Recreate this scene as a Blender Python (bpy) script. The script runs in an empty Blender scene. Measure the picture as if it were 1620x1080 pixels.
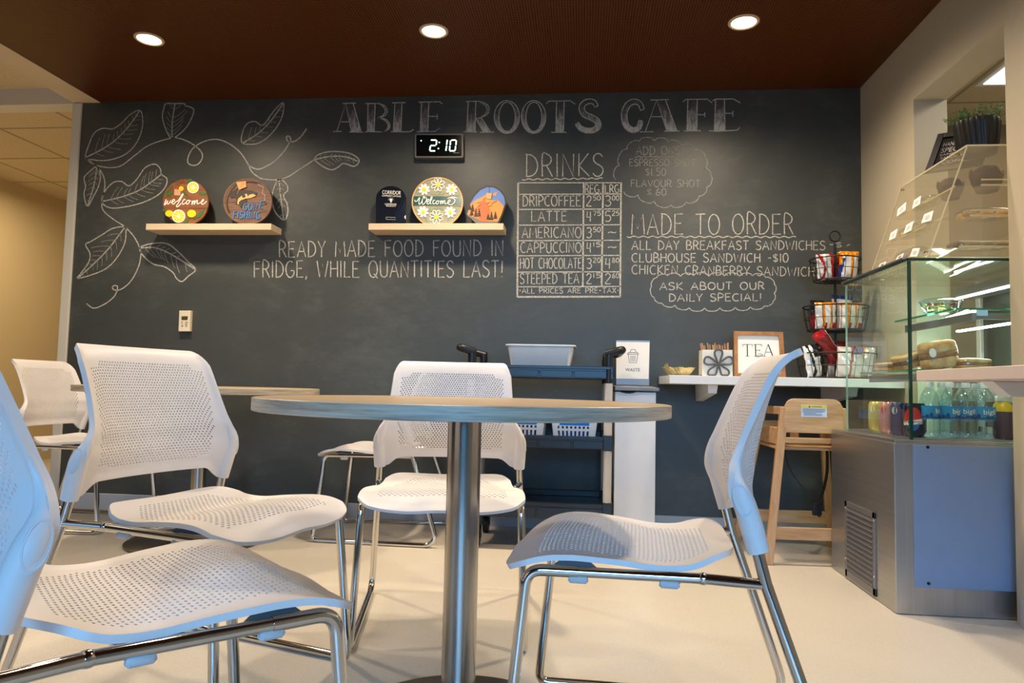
import bpy, math, random
import numpy as np
from mathutils import Matrix, Vector
random.seed(7)
S = bpy.context.scene
COL = S.collection
PI = math.pi

# ------------------------------------------------------------------ camera
FPX, YAW, PITCH, ROLL, EYE = 1122.38, -0.099698, 0.063568, 0.02196, 0.755
def camera_axes():
    cy, sy = math.cos(YAW), math.sin(YAW)
    f = np.array([sy*math.cos(PITCH), cy*math.cos(PITCH), math.sin(PITCH)])
    r = np.array([cy, -sy, 0.0]); u = np.cross(r, f)
    c, s = math.cos(ROLL), math.sin(ROLL)
    return c*r+s*u, -s*r+c*u, f
RR, UU, FF = camera_axes()
cd = bpy.data.cameras.new('camera'); cam = bpy.data.objects.new('camera', cd); COL.objects.link(cam)
cd.sensor_width = 36.0; cd.lens = FPX/1620*36; cd.clip_start = 0.02
cam.matrix_world = Matrix(((RR[0], UU[0], -FF[0], 0), (RR[1], UU[1], -FF[1], 0), (RR[2], UU[2], -FF[2], EYE), (0, 0, 0, 1)))
S.camera = cam
S.cycles.transparent_max_bounces = 48

# ------------------------------------------------------------------ world, lights, exposure
S.view_settings.view_transform = 'Standard'; S.view_settings.look = 'None'
S.view_settings.exposure = 0.0; S.view_settings.gamma = 1.0; S.view_settings.use_curve_mapping = False
W = bpy.data.worlds.new('world'); S.world = W; W.use_nodes = True
W.node_tree.nodes['Background'].inputs[0].default_value = (0.8, 0.85, 1.0, 1)
W.node_tree.nodes['Background'].inputs[1].default_value = 0.03
CEIL = 2.396; WALL = 3.877; RIGHT = 1.461; JAMB = -3.004
WARM = (1.0, 0.81, 0.585)
def area(name, loc, target, sx, sy, power, color, spread=PI):
    l = bpy.data.lights.new(name, 'AREA'); l.shape = 'RECTANGLE'; l.size = sx; l.size_y = sy
    l.energy = power; l.color = color; l.spread = spread
    o = bpy.data.objects.new(name, l); COL.objects.link(o); o.location = loc
    o.rotation_euler = (Vector(target)-Vector(loc)).to_track_quat('-Z', 'Y').to_euler()
    return o
def spot(name, loc, power, color=WARM, size=2.85, blend=1.0, radius=0.06):
    l = bpy.data.lights.new(name, 'SPOT'); l.energy = power; l.color = color
    l.spot_size = size; l.spot_blend = blend; l.shadow_soft_size = radius
    o = bpy.data.objects.new(name, l); COL.objects.link(o); o.location = loc
    return o
# daylight from the windows of the room behind the camera
area('window_daylight', (1.0, -3.2, 1.55), (0.8, 3.0, -0.9), 4.4, 1.5, 52, (0.19, 0.53, 1.0), 1.05)
area('window_daylight_left', (-3.6, -1.6, 1.1), (0.0, 1.6, 0.6), 1.8, 1.6, 13, (0.25, 0.54, 1.0))
# downlights: three in view near the wall, the next rows of the same grid further forward
LX = (-2.111, -0.711, 0.690)
for x in LX:
    spot('downlight_lamp', (x, 3.142, CEIL-0.03), 106)
for y in (1.74,):
    for x in LX:
        spot('downlight_lamp', (x, y, CEIL-0.03), 32 if x == LX[1] else 86)
area('left_room_light', (-3.95, 4.9, 2.30), (-3.95, 4.9, 0), 0.9, 1.2, 26, (1.0, 0.78, 0.48))
area('left_hall_light', (-3.9, 1.8, 2.45), (-3.9, 1.8, 0), 0.6, 1.2, 8, (1.0, 0.84, 0.62))
area('kitchen_light', (2.35, 2.9, 2.40), (2.35, 2.9, 0), 0.6, 1.0, 22, (1.0, 0.90, 0.72))

# ------------------------------------------------------------------ pixel of the photograph -> point on a real plane
def ray(px, py): return FF + RR*(px-810)/FPX + UU*(540-py)/FPX
O0 = np.array([0, 0, EYE])
def onY(px, py, y): d = ray(px, py); return O0 + d*(y/d[1])
def onX(px, py, x): d = ray(px, py); return O0 + d*(x/d[0])
def onZ(px, py, z): d = ray(px, py); return O0 + d*((z-EYE)/d[2])

# ------------------------------------------------------------------ materials
def lin(c):
    c = c/255.0
    return c/12.92 if c <= 0.04045 else ((c+0.055)/1.055)**2.4
def rgb(*c): return (lin(c[0]), lin(c[1]), lin(c[2]), 1.0)
class NT:
    def __init__(s, name):
        s.m = bpy.data.materials.new(name); s.m.use_nodes = True
        s.t = s.m.node_tree; s.b = s.t.nodes['Principled BSDF']
    def n(s, typ, **kw):
        x = s.t.nodes.new(typ)
        for k, v in kw.items(): setattr(x, k, v)
        return x
    def l(s, a, b): s.t.links.new(a, b)
    def coords(s, scale=(1, 1, 1), kind='Object'):
        tc = s.n('ShaderNodeTexCoord'); mp = s.n('ShaderNodeMapping'); mp.inputs['Scale'].default_value = scale
        s.l(tc.outputs[kind], mp.inputs['Vector']); return mp.outputs['Vector']
    def noise(s, vec, scale, detail=3, rough=0.55, dist=0.0):
        x = s.n('ShaderNodeTexNoise'); x.inputs['Scale'].default_value = scale; x.inputs['Detail'].default_value = detail
        x.inputs['Roughness'].default_value = rough; x.inputs['Distortion'].default_value = dist
        s.l(vec, x.inputs['Vector']); return x.outputs['Fac']
    def ramp(s, fac, *stops):
        r = s.n('ShaderNodeValToRGB'); e = r.color_ramp.elements
        while len(e) < len(stops): e.new(0.5)
        for i, (p, c) in enumerate(stops): e[i].position = p; e[i].color = c
        s.l(fac, r.inputs['Fac']); return r.outputs['Color']
    def bump(s, h, strength, dist):
        b = s.n('ShaderNodeBump'); b.inputs['Strength'].default_value = strength; b.inputs['Distance'].default_value = dist
        s.l(h, b.inputs['Height']); s.l(b.outputs['Normal'], s.b.inputs['Normal'])
def plain(name, c, rough=0.5, metal=0.0, trans=0.0, ior=1.45, spec=0.5, coat=0.0, vary=0.06, emit=None, alpha=1.0):
    k = NT(name); b = k.b
    col = rgb(*c)
    if vary:
        f = k.noise(k.coords(), 14.0, 4)
        lo = tuple(v*(1-vary) for v in col[:3])+(1,); hi = tuple(min(1, v*(1+vary)) for v in col[:3])+(1,)
        k.l(k.ramp(f, (0.3, lo), (0.7, hi)), b.inputs['Base Color'])
    else: b.inputs['Base Color'].default_value = col
    b.inputs['Roughness'].default_value = rough; b.inputs['Metallic'].default_value = metal
    b.inputs['Transmission Weight'].default_value = trans; b.inputs['IOR'].default_value = ior
    b.inputs['Specular IOR Level'].default_value = spec; b.inputs['Coat Weight'].default_value = coat
    b.inputs['Alpha'].default_value = alpha
    if emit: b.inputs['Emission Color'].default_value = rgb(*emit[0]); b.inputs['Emission Strength'].default_value = emit[1]
    return k.m
def wood(name, dark, light, grain=(2.0, 30.0, 30.0), rough=0.45, k2=0.5):
    k = NT(name); v = k.coords(grain)
    f = k.noise(v, 1.6, 6, 0.62, 0.4)
    k.l(k.ramp(f, (0.30, rgb(*dark)), (0.72, rgb(*light))), k.b.inputs['Base Color'])
    k.b.inputs['Roughness'].default_value = rough; k.bump(f, 0.08, 0.002)
    return k.m
def brushed(name, c, scale, rough=0.3):
    k = NT(name); f = k.noise(k.coords(scale), 1.0, 3)
    col = rgb(*c)
    k.l(k.ramp(f, (0.3, tuple(v*0.88 for v in col[:3])+(1,)), (0.7, col)), k.b.inputs['Base Color'])
    k.b.inputs['Metallic'].default_value = 1.0; k.b.inputs['Roughness'].default_value = rough
    k.bump(f, 0.05, 0.0008)
    return k.m
def clear(name, c=(255, 255, 255), fac=0.12, rough=0.03, haze=0.0):
    # thin clear sheet: mostly see-through with a real surface reflection
    k = NT(name); nt = k.t; nt.nodes.remove(k.b)
    out = nt.nodes['Material Output']
    tr = k.n('ShaderNodeBsdfTransparent'); tr.inputs[0].default_value = rgb(*c)
    gl = k.n('ShaderNodeBsdfGlossy'); gl.inputs['Roughness'].default_value = rough
    lw = k.n('ShaderNodeLayerWeight'); lw.inputs['Blend'].default_value = 0.5
    pw = k.n('ShaderNodeMath', operation='POWER'); k.l(lw.outputs['Facing'], pw.inputs[0]); pw.inputs[1].default_value = 4.5
    sc = k.n('ShaderNodeMath', operation='MULTIPLY_ADD'); k.l(pw.outputs[0], sc.inputs[0]); sc.inputs[1].default_value = 0.8; sc.inputs[2].default_value = 0.035+fac*0.12
    ge = k.n('ShaderNodeNewGeometry'); ib = k.n('ShaderNodeMath', operation='SUBTRACT'); ib.inputs[0].default_value = 1.0; k.l(ge.outputs['Backfacing'], ib.inputs[1])
    ad = k.n('ShaderNodeMath', operation='MULTIPLY'); k.l(sc.outputs[0], ad.inputs[0]); k.l(ib.outputs[0], ad.inputs[1])
    mx = k.n('ShaderNodeMixShader'); k.l(ad.outputs[0], mx.inputs[0]); k.l(tr.outputs[0], mx.inputs[1]); k.l(gl.outputs[0], mx.inputs[2])
    res = mx.outputs[0]
    if haze:
        df = k.n('ShaderNodeBsdfDiffuse'); df.inputs[0].default_value = rgb(236, 228, 208); m2 = k.n('ShaderNodeMixShader'); m2.inputs[0].default_value = haze; k.l(res, m2.inputs[1]); k.l(df.outputs[0], m2.inputs[2]); res = m2.outputs[0]
    k.l(res, out.inputs['Surface'])
    return k.m

M = {}
# chalkboard wall
k = NT('chalkboard_paint'); v = k.coords((1, 1, 1))
f1 = k.noise(v, 1.7, 5, 0.62, 0.6); f2 = k.noise(k.coords((1.0, 1.0, 2.4)), 7.0, 5, 0.7, 1.2)
mm = k.n('ShaderNodeMath', operation='MULTIPLY_ADD'); k.l(f2, mm.inputs[0]); mm.inputs[1].default_value = 0.45; k.l(f1, mm.inputs[2])
k.l(k.ramp(mm.outputs[0], (0.52, rgb(60, 63, 61)), (0.76, rgb(67, 70, 67)), (1.02, rgb(84, 87, 83))), k.b.inputs['Base Color'])
k.b.inputs['Roughness'].default_value = 0.45; k.b.inputs['Specular IOR Level'].default_value = 0.45
M['board'] = k.m
def chalk(name, lo, hi):
    k = NT(name); f = k.noise(k.coords(), 170.0, 3, 0.7)
    k.l(k.ramp(f, (0.33, rgb(*lo)), (0.62, rgb(*hi))), k.b.inputs['Base Color'])
    k.b.inputs['Roughness'].default_value = 0.95; k.b.inputs['Specular IOR Level'].default_value = 0.1
    return k.m
M['chalk'] = chalk('chalk_line', (128, 126, 120), (206, 203, 194))
M['chalk_soft'] = chalk('chalk_line_soft', (96, 95, 92), (172, 170, 163))
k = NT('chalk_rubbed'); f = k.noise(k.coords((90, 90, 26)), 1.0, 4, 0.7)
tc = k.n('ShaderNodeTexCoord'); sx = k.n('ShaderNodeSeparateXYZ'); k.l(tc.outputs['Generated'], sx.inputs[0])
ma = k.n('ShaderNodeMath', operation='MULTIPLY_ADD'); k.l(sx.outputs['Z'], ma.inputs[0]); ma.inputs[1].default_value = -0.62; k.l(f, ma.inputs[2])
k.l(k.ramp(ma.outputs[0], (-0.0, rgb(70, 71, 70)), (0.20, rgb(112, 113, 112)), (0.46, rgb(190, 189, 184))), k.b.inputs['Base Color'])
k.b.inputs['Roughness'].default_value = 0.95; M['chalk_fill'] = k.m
# brown ribbed ceiling
k = NT('brown_ribbed_ceiling'); v = k.coords((1, 1, 1))
w = k.n('ShaderNodeTexWave', wave_type='BANDS', bands_direction='X'); w.inputs['Scale'].default_value = 26.0; w.inputs['Distortion'].default_value = 0.0
k.l(v, w.inputs['Vector'])
w2 = k.n('ShaderNodeTexWave', wave_type='BANDS', bands_direction='Y'); w2.inputs['Scale'].default_value = 15.0
k.l(v, w2.inputs['Vector'])
mu = k.n('ShaderNodeMath', operation='MULTIPLY_ADD'); k.l(w2.outputs['Fac'], mu.inputs[0]); mu.inputs[1].default_value = 0.22; k.l(w.outputs['Fac'], mu.inputs[2])
k.l(k.ramp(mu.outputs[0], (0.15, rgb(50, 22, 4)), (1.05, rgb(92, 50, 14))), k.b.inputs['Base Color'])
k.b.inputs['Roughness'].default_value = 0.36; k.b.inputs['Specular IOR Level'].default_value = 0.15
k.bump(mu.outputs[0], 0.35, 0.003); M['ceil'] = k.m
# floor
k = NT('cream_sheet_floor'); f = k.noise(k.coords(), 210.0, 3, 0.5); g = k.noise(k.coords(), 2.0, 3)
mu = k.n('ShaderNodeMath', operation='MULTIPLY_ADD'); k.l(g, mu.inputs[0]); mu.inputs[1].default_value = 0.3; k.l(f, mu.inputs[2])
k.l(k.ramp(mu.outputs[0], (0.42, rgb(200, 190, 174)), (0.60, rgb(209, 200, 185)), (0.86, rgb(213, 205, 191))), k.b.inputs['Base Color'])
k.b.inputs['Roughness'].default_value = 0.36; k.b.inputs['Specular IOR Level'].default_value = 0.35; M['floor'] = k.m
# painted walls, tiles
def paint(name, c, rough=0.6):
    k = NT(name); f = k.noise(k.coords(), 130.0, 3); g = k.noise(k.coords(), 1.5, 3)
    col = rgb(*c)
    k.l(k.ramp(g, (0.3, tuple(v*0.97 for v in col[:3])+(1,)), (0.7, col)), k.b.inputs['Base Color'])
    k.b.inputs['Roughness'].default_value = rough; k.bump(f, 0.06, 0.001); return k.m
M['wall'] = paint('warm_grey_wall', (188, 178, 157)); M['cream'] = paint('cream_wall', (216, 198, 160))
M['trimw'] = paint('white_trim', (214, 210, 198), 0.45); M['baseb'] = paint('grey_baseboard', (176, 178, 182), 0.45)
M['fascia'] = paint('cream_fascia', (214, 196, 166))
M['kwall'] = paint('kitchen_wall', (150, 128, 92))
def tiles(name, c):
    k = NT(name); v = k.coords((1, 1, 1))
    br = k.n('ShaderNodeTexBrick'); br.offset = 0.0; br.inputs['Scale'].default_value = 1.0
    br.inputs['Brick Width'].default_value = 0.61; br.inputs['Row Height'].default_value = 0.61; br.inputs['Mortar Size'].default_value = 0.012
    br.inputs['Mortar Smooth'].default_value = 0.1
    col = rgb(*c); f = k.noise(k.coords(), 60.0, 4, 0.7)
    sp = k.ramp(f, (0.34, tuple(v*0.72 for v in col[:3])+(1,)), (0.44, col))
    k.l(sp, br.inputs['Color1']); k.l(sp, br.inputs['Color2']); br.inputs['Mortar'].default_value = tuple(v*0.55 for v in col[:3])+(1,)
    k.l(v, br.inputs['Vector']); k.l(br.outputs['Color'], k.b.inputs['Base Color']); k.b.inputs['Roughness'].default_value = 0.9
    return k.m
M['tile'] = tiles('acoustic_ceiling_tile', (214, 196, 160))
# chairs
M['shell'] = plain('white_plastic', (226, 221, 219), 0.42, spec=0.4, vary=0.02)
M['shell2'] = plain('white_plastic_plug', (218, 216, 217), 0.5, vary=0.02)
M['chrome'] = plain('chrome_tube', (206, 204, 200), 0.08, 1.0, vary=0.03)
M['pad'] = plain('translucent_bumper', (214, 216, 218), 0.45, trans=0.25, vary=0.03)
M['mount'] = plain('grey_mount', (88, 90, 93), 0.55)
# tables
M['oak'] = wood('light_oak_laminate', (176, 150, 116), (206, 184, 150), (1.6, 26, 26), 0.32)
k = NT('oak_edge_band'); f = k.noise(k.coords((5, 5, 120)), 1.2, 5, 0.65)
k.l(k.ramp(f, (0.30, rgb(128, 116, 102)), (0.52, rgb(178, 164, 144)), (0.75, rgb(206, 194, 176))), k.b.inputs['Base Color'])
k.b.inputs['Roughness'].default_value = 0.4; M['oakedge'] = k.m
M['steel'] = brushed('brushed_steel', (180, 176, 170), (3, 3, 1.2), 0.19)
M['plate'] = brushed('brushed_base_plate', (120, 116, 110), (8, 160, 8), 0.38)
M['shelfw'] = wood('pale_shelf_laminate', (206, 182, 150), (224, 204, 174), (1.5, 20, 60), 0.5)
M['white'] = plain('white_laminate', (222, 220, 220), 0.4, vary=0.02)
M['whitep'] = plain('white_moulded_plastic', (228, 228, 228), 0.4, vary=0.02)
M['paper'] = plain('white_paper', (236, 234, 230), 0.8, vary=0.01)
M['black'] = plain('black_plastic', (20, 20, 22), 0.38, vary=0.1)
M['blackm'] = plain('black_wire', (14, 14, 15), 0.5, vary=0.1)
M['ink'] = plain('black_ink', (24, 24, 26), 0.8, vary=0.0)
M['cartp'] = plain('cart_black_plastic', (19, 23, 29), 0.30, spec=0.6, vary=0.1)
M['cartpost'] = plain('cart_grey_post', (190, 182, 172), 0.45, vary=0.05)
M['blue'] = plain('blue_plastic', (28, 120, 205), 0.5, vary=0.1)
M['grey'] = plain('grey_plastic', (118, 122, 128), 0.45, vary=0.05)
M['gold'] = plain('gold_foil', (206, 190, 138), 0.3, 0.6, vary=0.5)
M['greyw'] = plain('dark_grey_relief', (84, 82, 80), 0.6)
M['stick'] = wood('stir_stick_wood', (176, 122, 76), (214, 166, 118), (30, 30, 3), 0.7)
M['rubber'] = wood('rubberwood', (172, 126, 82), (208, 166, 120), (24, 24, 3.0), 0.42)
M['rubberh'] = wood('rubberwood_rail', (172, 126, 82), (210, 170, 124), (3, 30, 30), 0.42)
M['frame'] = wood('frame_pine', (140, 92, 50), (180, 128, 78), (12, 40, 12), 0.5)
# ------------------------------------------------------------------ mesh builder
class MB:
    def __init__(s): s.v = []; s.f = []; s.mi = []; s.sm = []
    def add(s, vs, fs, m=0, smooth=False):
        b = len(s.v); s.v += [tuple(float(c) for c in p) for p in vs]
        for f in fs: s.f.append([i+b for i in f]); s.mi.append(m); s.sm.append(smooth)
        return s
    def box(s, x0, x1, y0, y1, z0, z1, m=0):
        return s.hexa([(x0, y0, z0), (x1, y0, z0), (x1, y1, z0), (x0, y1, z0), (x0, y0, z1), (x1, y0, z1), (x1, y1, z1), (x0, y1, z1)], m)
    def hexa(s, p, m=0):
        return s.add(p, [(3, 2, 1, 0), (4, 5, 6, 7), (0, 1, 5, 4), (1, 2, 6, 5), (2, 3, 7, 6), (3, 0, 4, 7)], m)
    def bar(s, a, b, w, d, up=(0, 0, 1), m=0):
        # rectangular bar from a to b, w wide across, d along 'up' side
        a = np.array(a, float); b = np.array(b, float); t = (b-a)/np.linalg.norm(b-a)
        x = np.cross(t, np.array(up, float)); x /= np.linalg.norm(x); y = np.cross(x, t)
        q = [a-x*w/2-y*d/2, a+x*w/2-y*d/2, a+x*w/2+y*d/2, a-x*w/2+y*d/2]
        return s.hexa(q+[p+(b-a) for p in q], m)
    def tube(s, path, r, n=12, m=0, closed=False, flat=None):
        P = [np.array(p, float) for p in path]; N = len(P)
        rs = r if hasattr(r, '__len__') else [r]*N
        T = []
        for i in range(N):
            a = P[(i-1) % N] if (closed or i > 0) else P[i]; b = P[(i+1) % N] if (closed or i < N-1) else P[i]
            t = b-a; T.append(t/(np.linalg.norm(t)+1e-12))
        ref = np.array([0, 0, 1.0]) if abs(T[0][2]) < 0.9 else np.array([1.0, 0, 0])
        x = np.cross(T[0], ref); x /= np.linalg.norm(x); vs = []
        for i in range(N):
            x = x-T[i]*np.dot(x, T[i]); x /= np.linalg.norm(x); y = np.cross(T[i], x)
            for j in range(n):
                a = 2*PI*j/n; ry = rs[i]*(flat or 1.0)
                vs.append(P[i]+x*rs[i]*math.cos(a)+y*ry*math.sin(a))
        fs = []
        for i in range(N if closed else N-1):
            k = (i+1) % N
            for j in range(n): fs.append((i*n+j, i*n+(j+1) % n, k*n+(j+1) % n, k*n+j))
        s.add(vs, fs, m, True)
        if not closed:
            b = len(s.v)-len(vs)
            s.f.append([b+j for j in range(n)][::-1]); s.mi.append(m); s.sm.append(False)
            s.f.append([b+(N-1)*n+j for j in range(n)]); s.mi.append(m); s.sm.append(False)
        return s
    def lathe(s, prof, c, n=32, m=0, axis='z', smooth=True, a0=0, a1=2*PI):
        full = abs(a1-a0-2*PI) < 1e-6; K = n if full else n+1; vs = []; fs = []
        for (r, h) in prof:
            for j in range(K):
                a = a0+(a1-a0)*j/n; p = (r*math.cos(a), r*math.sin(a), h)
                if axis == 'y': p = (p[0], h, p[1])
                if axis == 'x': p = (h, p[0], p[1])
                vs.append((c[0]+p[0], c[1]+p[1], c[2]+p[2]))
        for i in range(len(prof)-1):
            for j in range(n if full else n):
                j2 = (j+1) % K if full else j+1
                fs.append((i*K+j, i*K+j2, (i+1)*K+j2, (i+1)*K+j))
        return s.add(vs, fs, m, smooth)
    def cyl(s, c, r, h, n=24, m=0, axis='z'):
        return s.lathe([(0.0, 0), (r, 0), (r, h), (0.0, h)], c, n, m, axis, False)
    def sphere(s, c, r, n=12, m=0, sc=(1, 1, 1)):
        vs = []; fs = []; k = max(4, n//2)
        for i in range(k+1):
            t = PI*i/k
            for j in range(n):
                a = 2*PI*j/n
                vs.append((c[0]+r*sc[0]*math.sin(t)*math.cos(a), c[1]+r*sc[1]*math.sin(t)*math.sin(a), c[2]+r*sc[2]*math.cos(t)))
        for i in range(k):
            for j in range(n): fs.append((i*n+j, (i+1)*n+j, (i+1)*n+(j+1) % n, i*n+(j+1) % n))
        return s.add(vs, fs, m, True)
    def prism(s, pts, d, m=0):
        # pts: planar loop of 3D points; extruded by the vector d
        n = len(pts); d = np.array(d, float); q = [np.array(p, float) for p in pts]
        return s.add(q+[p+d for p in q], [list(range(n))[::-1], list(range(n, 2*n))]+[(i, (i+1) % n, n+(i+1) % n, n+i) for i in range(n)], m)
    def grid(s, fn, nu, nv, m=0, smooth=True, closed_u=False):
        K = nu if closed_u else nu+1
        vs = [fn(i/nu, j/nv) for j in range(nv+1) for i in range(K)]
        fs = [(j*K+i, j*K+(i+1) % K, (j+1)*K+(i+1) % K, (j+1)*K+i) for j in range(nv) for i in range(nu)]
        return s.add(vs, fs, m, smooth)
    def ribbon(s, pts, w, off, m=0):
        # flat ribbon along 3D points lying on a plane whose normal is off (unit)
        P = [np.array(p, float) for p in pts]; off = np.array(off, float); L = []; n = len(P)
        if n < 2: return s
        for i in range(n):
            t = P[min(i+1, n-1)]-P[max(i-1, 0)]; t /= (np.linalg.norm(t)+1e-9)
            x = np.cross(t, off); L += [P[i]-x*w/2, P[i]+x*w/2]
        return s.add(L, [(2*i, 2*i+1, 2*i+3, 2*i+2) for i in range(n-1)], m)
    def xf(s, fn): s.v = [tuple(float(c) for c in fn(np.array(p))) for p in s.v]; return s
def root_of(o):
    while o.parent: o = o.parent
    return o
def tag(o, label=None, cat=None, group=None, kind=None):
    if label: o['label'] = label
    if cat: o['category'] = cat
    if group: o['group'] = group
    if kind: o['kind'] = kind
    return o
def build(name, mb, mats, parent=None, bevel=None, label=None, seg=2, at=None, sharp=0.7):
    me = bpy.data.meshes.new(name)
    if parent is not None: org = np.array(root_of(parent).location)
    else:
        v = np.array(mb.v); org = np.array(at) if at is not None else np.array([(v[:, 0].min()+v[:, 0].max())/2, (v[:, 1].min()+v[:, 1].max())/2, v[:, 2].min()])
    me.from_pydata([tuple(np.array(p)-org) for p in mb.v], [], mb.f)
    for m in (mats if isinstance(mats, (list, tuple)) else [mats]): me.materials.append(m)
    me.polygons.foreach_set('material_index', mb.mi); me.polygons.foreach_set('use_smooth', mb.sm)
    me.update()
    if any(mb.sm): me.set_sharp_from_angle(angle=sharp)
    o = bpy.data.objects.new(name, me); COL.objects.link(o)
    if parent is not None: o.parent = parent
    else: o.location = org
    if bevel:
        b = o.modifiers.new('edge', 'BEVEL'); b.width = bevel; b.segments = seg; b.limit_method = 'ANGLE'; b.angle_limit = 0.6
        b.harden_normals = False
    if label: o['label'] = label
    return o
def thing(name, label, cat, loc, group=None):
    o = bpy.data.objects.new(name, None); o.empty_display_size = 0.05; COL.objects.link(o); o.location = tuple(float(c) for c in loc)
    return tag(o, label, cat, group)
def struct(name, mb, mats, bevel=None):
    return tag(build(name, mb, mats, None, bevel), kind='structure')
def dup(root, loc, rotz=None, label=None, group=None):
    r = root.copy(); COL.objects.link(r); r.location = tuple(float(c) for c in loc)
    if rotz is not None: r.rotation_euler = (0, 0, rotz)
    if label: r['label'] = label
    if group: r['group'] = group
    for ch in list(root.children):
        c = ch.copy(); COL.objects.link(c); c.parent = r
        for g in list(ch.children):
            d = g.copy(); COL.objects.link(d); d.parent = c
    return r
def crs(pts, n=6, closed=False):
    # Catmull-Rom through points
    P = [np.array(p, float) for p in pts]; N = len(P); out = []
    for i in range(N if closed else N-1):
        if closed: a, b, c, d = P[(i-1) % N], P[i], P[(i+1) % N], P[(i+2) % N]
        else: a, b, c, d = P[max(i-1, 0)], P[i], P[i+1], P[min(i+2, N-1)]
        for k in range(n):
            t = k/n
            out.append(0.5*((2*b)+(c-a)*t+(2*a-5*b+4*c-d)*t*t+(3*b-a-3*c+d)*t**3))
    if not closed: out.append(P[-1])
    return out
def fillet(pts, r, n=6):
    # polyline with rounded corners; r: one radius or one per inner point
    P = [np.array(p, float) for p in pts]; out = [P[0]]
    for i in range(1, len(P)-1):
        rr = r[i-1] if hasattr(r, '__len__') else r
        a = P[i-1]-P[i]; b = P[i+1]-P[i]; la, lb = np.linalg.norm(a), np.linalg.norm(b); a /= la; b /= lb
        ang = math.acos(max(-1, min(1, float(np.dot(a, b)))))
        d = min(rr/math.tan(ang/2), la*0.48, lb*0.48) if ang > 0.01 else 0
        p0 = P[i]+a*d; p2 = P[i]+b*d
        for k in range(n+1):
            t = k/n; out.append(p0*(1-t)**2+P[i]*2*t*(1-t)+p2*t*t)
    out.append(P[-1]); return out
def ip(xs, ys):
    # smooth (monotone) interpolation function
    xs = np.array(xs, float); ys = np.array(ys, float); h = np.diff(xs); dl = np.diff(ys)/h
    m = np.zeros(len(xs)); m[0] = dl[0]; m[-1] = dl[-1]
    for i in range(1, len(xs)-1): m[i] = 0 if dl[i-1]*dl[i] <= 0 else 2*dl[i-1]*dl[i]/(dl[i-1]+dl[i])
    def f(x):
        x = min(max(x, xs[0]), xs[-1]); i = min(int(np.searchsorted(xs, x, 'right'))-1, len(h)-1); t = (x-xs[i])/h[i]
        return (2*t**3-3*t*t+1)*ys[i]+(t**3-2*t*t+t)*h[i]*m[i]+(-2*t**3+3*t*t)*ys[i+1]+(t**3-t*t)*h[i]*m[i+1]
    return f
def sst(a, b, x):
    t = min(max((x-a)/(b-a), 0), 1); return t*t*(3-2*t)

# ------------------------------------------------------------------ lettering
def arc(cx, cy, rx, ry, a0, a1, n=14):
    return [(cx+rx*math.cos(math.radians(a0+(a1-a0)*i/n)), cy+ry*math.sin(math.radians(a0+(a1-a0)*i/n))) for i in range(n+1)]
SF = {}
def g(ch, w, *st): SF[ch] = (w, st)
g('A', .66, [(0, 0), (.34, 1), (.66, 0)], [(.10, .36), (.56, .36)])
g('B', .56, [(.04, 0), (.06, 1), (.34, .98), (.46, .84), (.42, .64), (.28, .54), (.07, .52)], [(.28, .53), (.48, .44), (.56, .26), (.48, .07), (.28, .0), (.04, 0)])
g('C', .60, arc(.36, .5, .34, .5, 55, 310))
g('D', .62, [(.04, 0), (.06, 1)], [(0, 1), (.28, .97), (.50, .80), (.60, .52), (.54, .24), (.34, .05), (.02, 0)])
g('E', .52, [(.50, 1), (.04, .99), (.03, 0), (.52, .01)], [(.04, .53), (.42, .54)])
g('F', .50, [(.50, 1), (.04, .98), (.04, 0)], [(.04, .54), (.42, .55)])
g('G', .68, arc(.36, .5, .34, .5, 58, 330)+[(.66, .42), (.40, .42)])
g('H', .60, [(.04, 0), (.05, 1)], [(.58, 0), (.57, 1)], [(.05, .52), (.57, .53)])
g('I', .14, [(.07, 0), (.07, 1)])
g('J', .44, [(.40, 1), (.40, .2), (.28, 0), (.10, .04), (.02, .2)])
g('K', .58, [(.05, 0), (.06, 1)], [(.54, 1), (.06, .46), (.58, 0)])
g('L', .50, [(.06, 1), (.04, 0), (.50, .02)])
g('M', .78, [(.02, 0), (.08, 1), (.38, .28), (.70, 1), (.78, 0)])
g('N', .64, [(.04, 0), (.06, 1), (.58, 0), (.60, 1)])
g('O', .68, arc(.34, .5, .33, .5, 95, 455, 20))
g('P', .54, [(.05, 0), (.06, 1), (.34, .98), (.52, .82), (.50, .60), (.32, .48), (.06, .46)])
g('Q', .70, arc(.34, .5, .33, .5, 95, 455, 20), [(.40, .22), (.70, -.06)])
g('R', .56, [(.05, 0), (.06, 1), (.34, .98), (.50, .82), (.46, .62), (.30, .51), (.07, .49)], [(.26, .50), (.56, 0)])
g('S', .54, [(.50, .86), (.40, .97), (.24, 1), (.08, .90), (.05, .72), (.18, .57), (.38, .47), (.52, .32), (.48, .12), (.30, 0), (.12, .03), (.02, .14)])
g('T', .58, [(0, .98), (.58, 1)], [(.29, .98), (.28, 0)])
g('U', .62, [(.04, 1), (.05, .30), (.16, .05), (.34, 0), (.52, .08), (.58, .32), (.58, 1)])
g('V', .60, [(0, 1), (.30, 0), (.60, 1)])
g('W', .86, [(0, 1), (.20, 0), (.43, .80), (.64, 0), (.86, 1)])
g('X', .56, [(0, 0), (.56, 1)], [(.02, 1), (.56, 0)])
g('Y', .56, [(0, 1), (.28, .48), (.56, 1)], [(.28, .48), (.26, 0)])
g('0', .54, arc(.27, .5, .26, .5, 90, 450, 18)); g('1', .16, [(.08, 1), (.08, 0)])
g('2', .52, [(.03, .80), (.14, .97), (.32, 1), (.46, .86), (.44, .66), (.26, .38), (.02, .02), (.52, 0)])
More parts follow.
